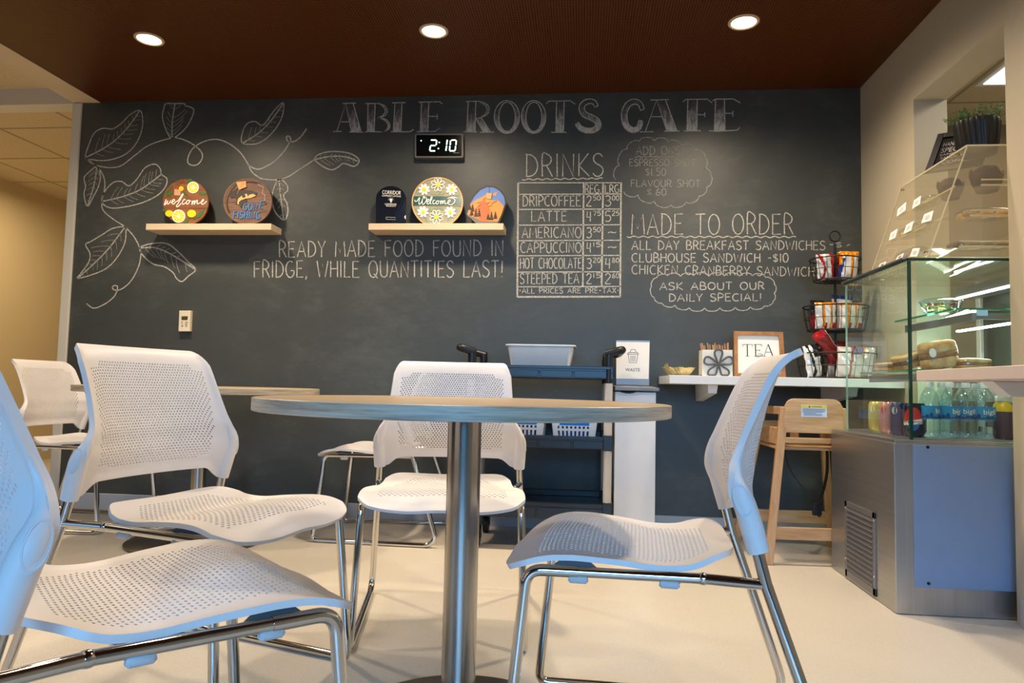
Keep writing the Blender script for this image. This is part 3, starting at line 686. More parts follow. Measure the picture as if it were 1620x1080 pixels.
q.line(mb, [D6(*p) for p in ((310,210),(220,300),(150,420),(115,560),(125,680),(165,780))], 0.0085, 0.0130, 0); q.line(mb, [D6(*p) for p in ((480,170),(600,160),(720,180))], 0.0065, 0.0130, 0)
build('fish', mb, [dk, tan], t, label='dark fish with a pale belly')
mb = MB(); q.line(mb, [D6(*p) for p in ((735,215),(845,265),(825,385),(880,425),(870,540))], 0.0012, 0.0128, 0, False); q.line(mb, [D6(*p) for p in ((870,540),(905,590),(880,615),(860,600))], 0.004, 0.0132, 1)
build('fishing_line', mb, [wht, dk], t)
mb = MB()
for tx, a, b, h in (('FISHING', (235,890), (775,905), 140), ('GON', (440,725), (715,728), 135), ('E', (765,680), (830,690), 140)):
    stroke_text(mb, tx, D6(*a), D6(*b), h/12.71, 0.0062, lambda x, y: q.p(x, y, 0.0145), NB, 0, gap=0.24, jit=0, slant=0.10)
build('lettering', mb, blu, t, label='blue block letters')
mb = MB(); q.poly(mb, [D6(*p) for p in ((300,165),(490,140),(510,260),(360,320))], 0.0015, 0.015, 0); q.line(mb, [D6(*p) for p in ((425,120),(440,200),(390,260),(420,230))], 0.002, 0.0172, 1)
build('gift_tag', mb, [crf, red], t)
# dark brand card with arched top
def D7(x, y): return (570+x/5.685, 200+y/5.685)
q = Plq(3.785, 0.15)
M['navy'] = plain('navy_card', (14, 20, 34), 0.25, coat=0.3, vary=0.1); M['navy2'] = plain('navy_stripe', (30, 58, 92), 0.4)
t = thing('arched_navy_card', 'dark navy arched card with small white print, on the shelf under the clock', 'sign', (q.p(*D7(275, 860))[0], 3.79, SHZ), 'painted plaques on the shelves')
arch = [D7(138, 882), D7(140, 650)]+[D7(*p) for p in arc(275, 650, 135, 115, 180, 360, 18)]+[D7(410, 650), D7(408, 882)]
build('card', q.poly(MB(), arch, 0.008), M['navy'], t, 0.0006)
mb = MB()
for i in range(9):
    x = 300+i*16; q.line(mb, [D7(min(405, x+90), 640+i*14), D7(x-10+0, 860)], 0.0008, 0.0085, 0, False)
build('stripes', mb, M['navy2'], t)
mb = MB(); P7 = lambda x, y: q.p(x, y, 0.0088)
print_text(mb, 'CORRIDOR', D7(197, 606), D7(364, 614), 34/5.685, P7); print_text(mb, 'COMMUNITY OPTIONS', D7(194, 628), D7(364, 636), 15/5.685, P7)
build('name_lettering', mb, wht, t, label='white lettering'); mb = MB()
print_text(mb, 'COMMERCIAL', D7(220, 704), D7(328, 706), 14/5.685, P7); print_text(mb, 'PRODUCTS', D7(232, 720), D7(318, 722), 14/5.685, P7)
build('product_lettering', mb, wht, t, label='small white lettering')
mb = MB(); q.poly(mb, [D7(*p) for p in circ(276, 660, 12, 12)], 0.0004, 0.0082)
for k in range(7): a = PI+PI*k/6; q.line(mb, [D7(276+16*math.cos(a), 660+16*math.sin(a)), D7(276+26*math.cos(a), 660+26*math.sin(a))], 0.0010, 0.0088, 0, False)
q.poly(mb, [D7(268, 674), D7(284, 674), D7(283, 682), D7(269, 682)], 0.0004, 0.0082)
build('bulb_symbol', mb, wht, t)
mb = MB(); q.line(mb, [D7(*p) for p in ((232,815),(315,818),(314,838),(230,834),(232,815))], 0.0010, 0.0088, 0, False)
build('print_frame', mb, wht, t); mb = MB()
q.poly(mb, [D7(395, 815), D7(408, 795), D7(408, 835)], 0.0004, 0.0084)
build('corner_mark', mb, wht, t)
# daisy plaque
def D8(x, y): return (645+x/12.705, 275+y/12.705)
q = Plq(3.775, 0.18)
t = thing('daisy_plaque', 'round welcome plaque with white daisies and a teal band, on the shelf under the clock', 'sign', (q.p(692, 350)[0], 3.785, SHZ), 'painted plaques on the shelves')
bg = col('grey_green', (150, 146, 126)); rimc = col('gold_rim', (196, 158, 104)); teal = col('teal', (36, 82, 80), 0.3); lf = col('sage_leaf', (128, 144, 118))
mb = MB(); CD = (597, 570); q.poly(mb, [D8(*p) for p in circ(*CD, 515, 56, 505)], 0.011)
build('board', mb, bg, t)
A = [D8(*p) for p in circ(*CD, 518, 56, 508)]; B = [D8(*p) for p in circ(*CD, 492, 56, 482)]; mb = MB()
for i in range(56): j = (i+1) % 56; mb.hexa([q.p(*A[i], .002), q.p(*A[j], .002), q.p(*B[j], .002), q.p(*B[i], .002), q.p(*A[i], .0145), q.p(*A[j], .0145), q.p(*B[j], .0145), q.p(*B[i], .0145)])
build('rim', mb, rimc, t)
mb = MB(); q.poly(mb, [D8(100, 447), D8(1098, 447), D8(1095, 640), D8(95, 635)], 0.003, 0.011, 0)
for y in (444, 640): q.line(mb, [D8(95, y), D8(1098, y+3)], 0.0016, 0.0146, 1, False)
build('band', mb, [teal, rimc], t)
mb = MB()
for x, y, a in ((205,390,20),(395,185,-40),(500,395,10),(600,400,-20),(700,395,-15),(840,190,30),(1000,270,60),(1005,410,-20),(190,720,30),(490,715,-30),(610,690,0),(700,700,30),(960,710,40),(370,920,70),(820,900,-60),(330,880,20),(430,710,-50),(180,310,-30)):
    a = math.radians(a); L = [(-62, 0), (-30, -24), (10, -26), (62, 0), (10, 24), (-30, 22)]
    q.poly(mb, clipc([D8(x+u*math.cos(a)-v*math.sin(a), y+u*math.sin(a)+v*math.cos(a)) for u, v in L], *D8(*CD), 37.5), 0.002, 0.011)
build('leaves', mb, lf, t)
for x, y, s in ((330,312,118),(880,312,118),(305,760,118),(850,765,118)):
    mb = MB()
    for k in range(8):
        a = 2*PI*k/8+0.3; L = [(0.18, -.07), (0.6, -.21), (0.9, -.18), (1.0, 0), (0.9, .18), (0.6, .21), (0.18, .07)]
        q.poly(mb, [D8(x+s*(u*math.cos(a)-v*math.sin(a)), y+s*(u*math.sin(a)+v*math.cos(a))) for u, v in L], 0.005, 0.0112, 0)
    q.poly(mb, [D8(*p) for p in circ(x, y, 38, 14)], 0.003, 0.0162, 1)
    build('daisy', mb, [wht, yel], t)
for x, y in ((607, 215), (575, 860)):
    mb = MB()
    for k in range(8):
        a = 2*PI*k/8+0.39; L = [(0.15, 0), (0.5, -.17), (0.85, -.20), (1.0, 0), (0.85, .20), (0.5, .17), (0.15, 0)]
        q.line(mb, [D8(x+138*(u*math.cos(a)-v*math.sin(a)), y+138*(u*math.sin(a)+v*math.cos(a))) for u, v in L], 0.0034, 0.0165, 0)
    q.poly(mb, [D8(*p) for p in circ(x, y, 44, 14)], 0.003, 0.0145, 1)
    build('daisy', mb, [wht, yel], t)
mb = MB()
for st_ in ([(140,520),(150,550),(185,545),(225,490),(242,480),(225,560),(228,605),(252,598),(290,540),(302,490),(290,560),(302,610),(332,598),(370,540),(380,492),(350,465),(308,460),(345,500)], [(390,570),(428,540),(425,508),(400,520),(385,570),(400,605),(440,585),(490,485),(480,458),(460,500),(455,590),(480,603)], [(548,535),(522,528),(503,570),(520,605),(555,585)], [(590,538),(568,575),(585,605),(615,590),(615,550),(590,538),(640,548)], [(660,535),(660,607),(675,560),(700,538),(700,602),(720,555),(745,535),(745,590),(768,600),(820,568),(852,550),(850,522),(825,528),(808,570),(830,610),(880,615),(930,580),(950,530),(920,490),(860,490)], [(800,492),(900,465),(990,482)]):
    q.line(mb, [D8(*p) for p in st_], 0.0040, 0.0150)
build('welcome_script', mb, wht, t, label='white script lettering')
# mountain plaque
q = Plq(3.775, 0.18)
t = thing('mountain_plaque', 'tilted arched plaque of orange mountains under a blue sky, right end of the shelf', 'sign', (q.p(*D7(1130, 860))[0], 3.785, SHZ), 'painted plaques on the shelves')
out = [(960,790),(985,700),(1030,625),(1080,572),(1140,545),(1200,548),(1255,580),(1292,630),(1303,690),(1275,775),(1232,882),(1050,882)]
o2 = [(945,783),(972,690),(1018,610),(1072,558),(1140,532),(1206,536),(1266,570),(1306,625),(1316,690),(1288,780),(1244,886),(1035,886)]
build('backing', q.poly(MB(), [D7(*p) for p in o2], 0.006), dk, t)
mb = MB(); q.poly(mb, [D7(*p) for p in out], 0.003, 0.006); build('sky_panel', mb, col('sky_blue', (82, 118, 186)), t)
orr, org, gry = col('mountain_orange', (206, 134, 56)), col('mountain_red', (216, 96, 44)), col('slate', (104, 98, 92))
mb = MB(); q.poly(mb, [D7(*p) for p in ((985,705),(1040,660),(1085,640),(1130,610),(1160,650),(1200,665),(1240,660),(1292,720),(1270,790),(1232,870),(1060,870),(965,790))], 0.002, 0.009, 0)
q.poly(mb, [D7(*p) for p in ((1020,760),(1080,690),(1110,650),(1150,700),(1170,760),(1150,850),(1090,850))], 0.002, 0.011, 1); q.poly(mb, [D7(*p) for p in ((1200,600),(1235,585),(1215,625),(1190,620))], 0.001, 0.009, 0)
for p in (((1050,690),(1085,680)), ((1060,720),(1090,700)), ((1130,700),(1165,680)), ((1150,720),(1185,710)), ((1180,695),(1230,665)), ((1110,660),(1125,640))): q.line(mb, [D7(*p[0]), D7(*p[1])], 0.0022, 0.0135, 2, False)
build('mountains', mb, [orr, org, dk], t)
for x, y, h in ((985,740,40),(1010,755,60),(1040,800,70),(1070,800,70),(1150,830,50),(1180,830,70),(1215,820,60),(1000,790,50)):
    mb = MB()
    for k in range(4): w = 7+k*4; yy = y-h+k*h/4; q.poly(mb, [D7(x, yy), D7(x+w, yy+h/3.2), D7(x-w, yy+h/3.2)], 0.002, 0.0131)
    build('tree', mb, dk, t)
build('ground', q.poly(MB(), [D7(*p) for p in ((952,790),(1040,822),(1090,850),(1240,852),(1230,884),(1048,884))], 0.0025, 0.0128), gry, t)
mb = MB(); q.poly(mb, [D7(*p) for p in ((1135,595),(1185,600),(1175,655),(1130,645))], 0.0015, 0.0135, 0); q.line(mb, [D7(1160, 600), D7(1157, 530)], 0.0014, 0.0152, 1, False)
build('gift_tag', mb, [crf, dk], t)
# wall clock
CY = 3.835
t = thing('digital_clock', 'digital wall clock glowing white below the chalk heading', 'clock', onY(694, 250, WALL), None)
def rr(x0, y0, x1, y1, r, n=5):
    o = []
    for cx, cy, a in ((x1-r, y0+r, -90), (x1-r, y1-r, 0), (x0+r, y1-r, 90), (x0+r, y0+r, 180)): o += arc(cx, cy, r, r, a, a+90, n)
    return o
mb = MB(); mb.prism([onY(x, y, CY) for x, y in rr(655.7, 211, 733.2, 249.5, 3)], (0, WALL-CY-0.0005, 0)); build('case', mb, plain('clock_case_grey', (92, 92, 92), 0.45), t, 0.002)
mb = MB(); mb.prism([onY(x, y, CY-0.0012) for x, y in rr(658.6, 213.6, 730.4, 246.8, 1.5)], (0, 0.0012, 0)); build('screen', mb, plain('clock_screen', (8, 10, 10), 0.12, vary=0), t)
M['digit'] = plain('clock_digit', (210, 255, 236), 0.5, vary=0, emit=((196, 255, 232), 3.2))
P9 = lambda x, y: onY(x, y, CY-0.0022)
for nm, L in (('digit_two', (((636,122),(682,122)), ((688,126),(682,166)), ((632,171),(676,171)), ((630,176),(625,216)), ((628,220),(672,220)))),
              ('digit_one', (((782,120),(777,164)), ((776,174),(770,218)))),
              ('digit_zero', (((820,122),(858,122)), ((812,126),(808,166)), ((806,176),(802,216)), ((864,126),(860,166)), ((858,176),(852,216)), ((806,220),(848,220))))):
    mb = MB()
    for p in L: mb.ribbon([P9(*D7(*q_)) for q_ in p], 0.0068, NB)
    build(nm, mb, M['digit'], t)
for c in ((710,143),(702,198),(547,128)): build('dot', MB().add([P9(*D7(*p)) for p in circ(*c, 6, 10)], [list(range(10))]), M['digit'], t)
mb = MB(); mb.ribbon([P9(*D7(835, 238)), P9(*D7(890, 236))], 0.003, NB); build('maker_mark', mb, M['grey'], t)
# thermostat
def D9(x, y): return (260+x/15.43, 470+y/15.43)
t = thing('thermostat', 'small cream wall thermostat with a dark display at the left of the chalkboard', 'thermostat', onY(293, 524, WALL))
TY = 3.852; tp = lambda x, y, o=0.0: onY(*D9(x, y), TY-o)
build('body', MB().prism([tp(362, 325), tp(640, 325), tp(618, 832), tp(342, 832)], (0.0, WALL-TY-0.0005, 0)), plain('thermostat_cream', (226, 214, 190), 0.5), t, 0.002)
build('display', MB().prism([tp(420, 465, .001), tp(570, 465, .001), tp(565, 555, .001), tp(417, 555, .001)], (0, 0.001, 0)), plain('lcd', (74, 70, 54), 0.2), t)
mb = MB()
for (x, y, w) in ((430,608,40),(540,608,70),(430,655,20),(532,655,50),(435,700,50),(533,700,45)): mb.prism([tp(x-w/2, y-9, .0015), tp(x+w/2, y-9, .0015), tp(x+w/2, y+9, .0015), tp(x-w/2, y+9, .0015)], (0, 0.0014, 0))
build('buttons', mb, plain('button_grey', (140, 130, 112), 0.6), t)
# ------------------------------------------------------------------ chairs
def shell(fn, nu, nv, holed, hx, hy, th, slot=0.0):
    """perforated moulded sheet: fn(u,v) -> point; staggered cells, each with a hole where holed(u,v)"""
    mb = MB(); NU = 2*nu; e = 1e-3
    P = [[None]*(NU+1) for _ in range(nv+1)]; Nn = [[None]*(NU+1) for _ in range(nv+1)]
    for j in range(nv+1):
        for i in range(NU+1):
            u, v = i/NU, j/nv; p = fn(u, v)
            du = fn(min(u+e, 1), v)-fn(max(u-e, 0), v); dv = fn(u, min(v+e, 1))-fn(u, max(v-e, 0))
            n = np.cross(du, dv); P[j][i] = p; Nn[j][i] = n/(np.linalg.norm(n)+1e-12)
    V = []; idx = [[None]*(NU+1) for _ in range(nv+1)]
    for j in range(nv+1):
        for i in range(NU+1):
            t = th(i/NU, j/nv)/2; idx[j][i] = len(V); V.append(P[j][i]+Nn[j][i]*t); V.append(P[j][i]-Nn[j][i]*t)
    F = []; SM = []
    def face(ids):
        F.append(list(ids)); SM.append(True); F.append([k+1 for k in ids][::-1]); SM.append(True)
    for j in range(nv):
        i = -(j % 2)
        while i < NU:
            a, b = max(i, 0), min(i+2, NU)
            if b-a == 2:
                ring = [idx[j][a], idx[j][a+1], idx[j][b], idx[j+1][b], idx[j+1][a+1], idx[j+1][a]]
                uc, vc = (a+1)/NU, (j+0.5)/nv
                if holed(uc, vc):
                    c = (P[j][a+1]+P[j+1][a+1])/2; nn = Nn[j][a+1]; t = th(uc, vc)/2
                    ex = (P[j][b]-P[j][a])/2; ey = (P[j+1][a+1]-P[j][a+1])
                    h0 = len(V)
                    for (sx, sy) in ((-hx, -hy*slot), (0, -hy), (hx, -hy*slot), (hx, hy*slot), (0, hy), (-hx, hy*slot)):
                        p = c+ex*sx+ey*sy; V.append(p+nn*t); V.append(p-nn*t)
                    hole = [h0+2*k for k in range(6)]
                    for k in range(6):
                        k2 = (k+1) % 6; face([ring[k], ring[k2], hole[k2], hole[k]])
                        F.append([hole[k], hole[k2], hole[k2]+1, hole[k]+1]); SM.append(False)
                else: face(ring)
            else: face([idx[j][a], idx[j][b], idx[j+1][b], idx[j+1][a]])
            i += 2
    edge = [idx[0][i] for i in range(NU+1)]+[idx[j][NU] for j in range(1, nv+1)]+[idx[nv][i] for i in range(NU-1, -1, -1)]+[idx[j][0] for j in range(nv-1, 0, -1)]
    for k in range(len(edge)):
        a, b = edge[k], edge[(k+1) % len(edge)]; F.append([a, a+1, b+1, b]); SM.append(True)
    mb.v = [tuple(map(float, p)) for p in V]; mb.f = F; mb.sm = SM; mb.mi = [0]*len(F)
    return mb
# backrest section: height -> half width, edge depth, centre recess
bw = ip([.45, .50, .55, .582, .605, .628, .66, .721, .80, .84], [.247, .249, .250, .250, .242, .228, .2195, .2125, .2085, .208])
by = ip([.45, .52, .582, .61, .66, .72, .77, .80, .817, .828, .836], [-.204, -.176, -.153, -.155, -.174, -.200, -.223, -.240, -.255, -.271, -.288])
rec = ip([.45, .52, .60, .66, .72, .78, .834], [.030, .046, .068, .058, .044, .034, .020])
def back_fn(u, v):
    q = 2*u-1; a = abs(q)
    zt = 0.834-0.040*max(0, (a-0.86)/0.14)**2.4
    lowx = ip([0, .68, .74, .80, .86, .92, 1.0], [.504, .504, .500, .490, .478, .474, .474])
    zb = lowx(a); z = zb+(zt-zb)*v
    w = bw(z); x = q*w
    y = by(z)-rec(z)*(1-a**2.2)
    return np.array([x, y, z])
def back_hole(u, v):
    p = back_fn(u, v); q = abs(2*u-1); z = p[2]
    if z < .532 or z > .795: return False
    lim = .180+.004*math.sin((z-.53)*12)
    if z > .78: lim = .150
    if z < .542: lim = .150
    return abs(p[0]) < lim
def back_th(u, v):
    d = min(u, 1-u)*0.44; z = v*0.33; zz = min(z, 0.33-z); d = min(d, zz)
    return 0.0045+0.0085*(1-sst(0.004, 0.020, d))
def seat_out(u):
    a = abs(2*u-1)
    return (-.176+.040*a**5+.03*max(0, (a-.8)/.2)**2, .276-.032*a**4-.022*max(0, (a-.85)/.15)**2)
sw = ip([-.18, -.14, -.08, .0, .08, .16, .21, .255], [.180, .204, .213, .219, .230, .240, .243, .240])
def seat_z(x, y):
    a = min(abs(x)/.24, 1.0)
    z = .436+.021*sst(-.075, -.165, y)*(.35+.65*a*a) if y < -.075 else .436
    z -= .016*math.exp(-((y+.035)/.085)**2)*(1-.25*a*a)
    z += .007*math.exp(-((y-.135)/.05)**2)*(1-.5*a*a)
    if y > .165: z -= .034*((y-.165)/.102)**2
    z += .004*math.cos(min(abs(x), .10)/.10*PI)*sst(.02, .12, y)*.6
    return z
def seat_fn(u, v):
    y0, y1 = seat_out(u); y = y0+(y1-y0)*v; x = (2*u-1)*sw(y)
    return np.array([x, y, seat_z(x, y)])
def seat_hole(u, v):
    p = seat_fn(u, v); return -.128 < p[1] < .212 and abs(2*u-1) < .80-.25*max(0, (-.06-p[1])/.07)
def seat_th(u, v):
    d = min(min(u, 1-u)*.44, min(v, 1-v)*.42); return .0050+.0060*(1-sst(.003, .018, d))
def make_chair(label):
    t = thing('cafe_chair', label, 'chair', (0, 0, 0), 'white perforated chairs')
    build('seat', shell(seat_fn, 30, 50, seat_hole, 0.50, 0.23, seat_th, 0.85), M['shell'], t)
    mb = shell(back_fn, 48, 46, back_hole, 0.42, 0.36, back_th, 0.55)
    for s in (-1, 1):
        pth = [(s*.2155, by(.665)-.004, .665), (s*.2215, by(.63)-.006, .63), (s*.2330, -.1625, .602), (s*.2400, -.1655, .583), (s*.2450, -.1735, .562), (s*.2445, -.184, .530), (s*.2435, -.194, .495), (s*.243, -.2005, .470)]
        mb.tube(crs(pth, 4), [r for r in np.interp(np.linspace(0, 1, 29), [0, .14, .30, .45, .60, .8, 1], [.004, .008, .0125, .0165, .0200, .0205, .0195])], 16, 0)
    build('backrest', mb, M['shell'], t)
    for s in (-1, 1):
        # oval cap on the outer side of each wing
        c = np.array([s*.2592, -.1705, .562]); ax = np.array([s*.20, -.26, -1.0]); ax /= np.linalg.norm(ax); bx = np.array([s*.12, -1.0, .26]); bx /= np.linalg.norm(bx); nx = np.cross(ax, bx); nx *= np.sign(nx[0])*s
        mb = MB(); n = 24; rings = []
        for (k, hgt) in ((1.0, -.004), (1.0, .0005), (.90, .0012), (.86, .0004), (.4, .0016), (0.02, .002)):
            rings.append([c+ax*.031*k*math.cos(2*PI*i/n)+bx*.0150*k*math.sin(2*PI*i/n)+nx*hgt for i in range(n)])
        mb.add([p for r_ in rings for p in r_], [(a*n+i, a*n+(i+1) % n, (a+1)*n+(i+1) % n, (a+1)*n+i) for a in range(len(rings)-1) for i in range(n)], 0, True)
        build('wing_cap', mb, M['shell2'], t)
        R = .0112
        A = (s*.245, .257, R); B = (s*.279, -.352, R); C = (s*.231, .219, .409); D = (s*.247, -.213, .414); E = (s*.243, -.198, .474); K = (s*.222, -.105, .411)
        top = (s*.2425, -.178, .55)
        up = fillet([top, E, D, B, ((A[0]+B[0])/2, (A[1]+B[1])/2, R)], [.05, .05, .055], 7)
        build('rear_leg', MB().tube(up[:-1], R, 14), M['chrome'], t)
        build('floor_runner', MB().tube([up[-2], (A[0]+(B[0]-A[0])*.09, A[1]+(B[1]-A[1])*.09, R)], R, 14), M['chrome'], t)
        fl = fillet([(A[0]+(B[0]-A[0])*.09, A[1]+(B[1]-A[1])*.09, R), A, C, (C[0]+(K[0]-C[0])*.3, C[1]+(K[1]-C[1])*.3, C[2]+(K[2]-C[2])*.3)], [.05, .034], 8)
        build('front_leg', MB().tube(fl, R, 14), M['chrome'], t)
        rl = fillet([fl[-1], K, D], [.03], 6)
        mb = MB().tube(rl, .0098, 14)
        for f in (-3, -4): mb.sphere(rl[f], .0118, 10)
        build('seat_rail', mb, M['chrome'], t)
        for f in (.30, .82):
            p = np.array(C)*(1-f)+np.array(K)*f
            mb = MB().tube([p+np.array([0, -.018, -.012]), p+np.array([0, -.014, -.013]), p+np.array([0, .014, -.013]), p+np.array([0, .018, -.012])], [.005, .0085, .0085, .005], 12)
            build('rail_bumper', mb, M['pad'], t)
        for f, mt in ((.16, .018), (.62, .006)):
            p = np.array(C)*(1-f)+np.array(K)*f
            build('seat_mount', MB().hexa([(p[0]-s*.014-.004, p[1]-.085, p[2]+.002), (p[0]-s*.014+.004, p[1]-.085, p[2]+.002), (p[0]-s*.014+.004, p[1]+.01, p[2]+.002), (p[0]-s*.014-.004, p[1]+.01, p[2]+.002), (p[0]-s*.014-.004, p[1]-.065, p[2]+mt), (p[0]-s*.014+.004, p[1]-.065, p[2]+mt), (p[0]-s*.014+.004, p[1]-.01, p[2]+mt), (p[0]-s*.014-.004, p[1]-.01, p[2]+mt)]), M['mount'], t)
        build('glide', MB().tube([(s*.262, -.06, .0035), (s*.262, -.02, .0035)], .0035, 8), M['pad'], t)
    mb = MB().tube([(-.226, -.06, .406), (-.15, -.06, .400), (.15, -.06, .400), (.226, -.06, .406)], .008, 10)
    build('cross_brace', mb, M['chrome'], t)
    return t
CH = [('white perforated chair facing the camera behind the round table, its backrest rising above the tabletop', -.430, 2.275, -1.436),
      ('white perforated chair at the right of the round table, seen side-on and facing left', .138, 1.586, 3.060),
      ('white perforated chair at the left of the round table, its whole backrest facing us', -.932, 1.752, -.260),
      ('nearest white perforated chair, bluish backrest cut off by the left edge of the picture', -.684, 1.068, .805),
      ('small distant white chair by the doorway trim at far left, beside the far round table', -2.575, 3.493, .026),
      ('white chair by the chalkboard wall, only seat and sled legs showing behind the centre chair', -1.011, 3.560, 3.166)]
ch0 = make_chair(CH[0][0])
for i, (lab, x, y, th) in enumerate(CH):
    if i == 0: ch0.location = (x, y, 0); ch0.rotation_euler = (0, 0, th-PI/2)
    else: dup(ch0, (x, y, 0), th-PI/2, lab)

# ------------------------------------------------------------------ round tables
def round_table(label, x, y, R, colr, baseR):
    t = thing('round_table', label, 'table', (x, y, 0), 'round laminate tables')
    build('tabletop', MB().lathe([(0, .6975), (R-.002, .6975), (R-.002, .7205), (R-.004, .7225), (0, .7225)], (x, y, 0), 128, smooth=False), M['oak'], t)
    build('edge_band', MB().lathe([(R-.0021, .6955), (R, .6965), (R, .7215), (R-.003, .7228)], (x, y, 0), 160), M['oakedge'], t)
    build('column', MB().lathe([(0, .02), (colr, .02), (colr, .69), (0, .69)], (x, y, 0), 48, sharp=.5) if False else MB().lathe([(0, .02), (colr, .02), (colr, .69), (0, .69)], (x, y, 0), 48), M['steel'], t)
    build('top_plate', MB().box(x-.16, x+.16, y-.16, y+.16, .690, .6972), M['black'], t, .002)
    build('base_plate', MB().lathe([(0, 0), (baseR, 0), (baseR, .010), (baseR-.006, .014), (colr+.05, .020), (0, .020)], (x, y, 0), 96), M['plate'], t)
round_table('large round table in front, pale oak top on one steel column', -.263, 1.598, .457, .0380, .264)
round_table('far round table near the chalkboard wall, seen edge-on between the two far chairs', -1.785, 3.205, .533, .0330, .30)
# ------------------------------------------------------------------ utility cart
CX0, CX1, CYF, CYB = -.545, .142, 3.325, 3.765
t = thing('utility_cart', 'black three-tier utility cart with grey posts, behind the round table', 'cart', (-.2, 3.56, 0))
def tray(z0, z1, name):
    mb = MB(); w = .022
    mb.box(CX0, CX1, CYF, CYB, z0, z1-.030)
    mb.box(CX0, CX1, CYF, CYF+w, z1-.030, z1); mb.box(CX0, CX1, CYB-w, CYB, z1-.030, z1); mb.box(CX0, CX0+w, CYF+w, CYB-w, z1-.030, z1); mb.box(CX1-w, CX1, CYF+w, CYB-w, z1-.030, z1)
    for i in range(4): x0 = CX0+.03+i*.159; mb.box(x0, x0+.150, CYF-.004, CYF, z0+.004, z1-.022)
    mb.box(CX0+.01, CX1-.01, CYF-.006, CYF, z1-.014, z1-.001)
    build(name, mb, M['cartp'], t, .003)
tray(.800, .858, 'tray'); tray(.474, .532, 'tray'); tray(.150, .225, 'tray')
for x in (CX0+.022, CX1-.020):
    for y in (CYF+.016, CYB-.022):
        for (z0, z1) in ((.225, .476), (.530, .802)):
            build('post', MB().lathe([(0, z0), (.0195, z0), (.0195, z1), (0, z1)], (x, y, 0), 20), M['cartpost'], t)
        for z0, z1 in ((.468, .540), (.142, .232)): build('corner_sleeve', MB().box(x-.024, x+.024, y-.024, y+.024, z0, z1), M['cartp'], t, .006)
for s, x in ((-1, CX0+.022), (1, CX1-.020)):
    mb = MB()
    for y in (CYF+.016, CYB-.022): mb.tube([(x, y, .78), (x, y, .90), (x+s*.002, y, .925)], [.020, .020, .019], 16)
    pth = fillet([(x-s*.012, CYF+.016, .918), (x+s*.062, CYF+.005, .938), (x+s*.066, CYB-.01, .938), (x-s*.012, CYB-.022, .918)], [.03, .03], 6)
    mb.tube(pth, .0185, 16)
    build('handle', mb, M['black'], t)
for x in (CX0+.06, CX1-.06):
    for y in (CYF+.06, CYB-.06):
        c = MB(); c.cyl((x-.013, y, .050), .050, .026, 20, 0, 'x'); c.box(x-.020, x+.020, y-.012, y+.012, .085, .150); c.box(x-.020, x-.015, y-.012, y+.012, .04, .10); c.box(x+.015, x+.020, y-.012, y+.012, .04, .10)
        build('caster', c, M['black'], t)
# bus tub on the cart
def rrect(x0, x1, y0, y1, r, z, n=5): return [(x, y, z) for x, y in rr(x0, y0, x1, y1, r, n)]
def tub(name, x0, x1, y0, y1, z0, z1, tap, r, mat, parent=None, wall=.004):
    rings = [rrect(x0+tap+wall, x1-tap-wall, y0+tap+wall, y1-tap-wall, r*.7, z0+wall), rrect(x0+wall, x1-wall, y0+wall, y1-wall, r, z1), rrect(x0-.010, x1+.010, y0-.010, y1+.010, r+.01, z1), rrect(x0-.010, x1+.010, y0-.010, y1+.010, r+.01, z1-.007), rrect(x0, x1, y0, y1, r, z1-.008), rrect(x0+tap, x1-tap, y0+tap, y1-tap, r*.7, z0+.004), rrect(x0+tap+.004, x1-tap-.004, y0+tap+.004, y1-tap-.004, r*.7, z0)]
    n = len(rings[0]); mb = MB()
    mb.add([p for q_ in rings for p in q_], [(a*n+i, a*n+(i+1) % n, (a+1)*n+(i+1) % n, (a+1)*n+i) for a in range(len(rings)-1) for i in range(n)]+[list(range(n)), list(range((len(rings)-1)*n, len(rings)*n))[::-1]], 0, True)
    return build(name, mb, mat, parent)
a = onY(799, 545, 3.44); b = onY(911, 545, 3.44)
o = tub('bus_tub', a[0]+.010, b[0]-.010, 3.44, 3.70, .8285, a[2]+.004, .022, .03, M['whitep'])
tag(o, 'white plastic bus tub standing on the top tray of the black cart', 'tub')
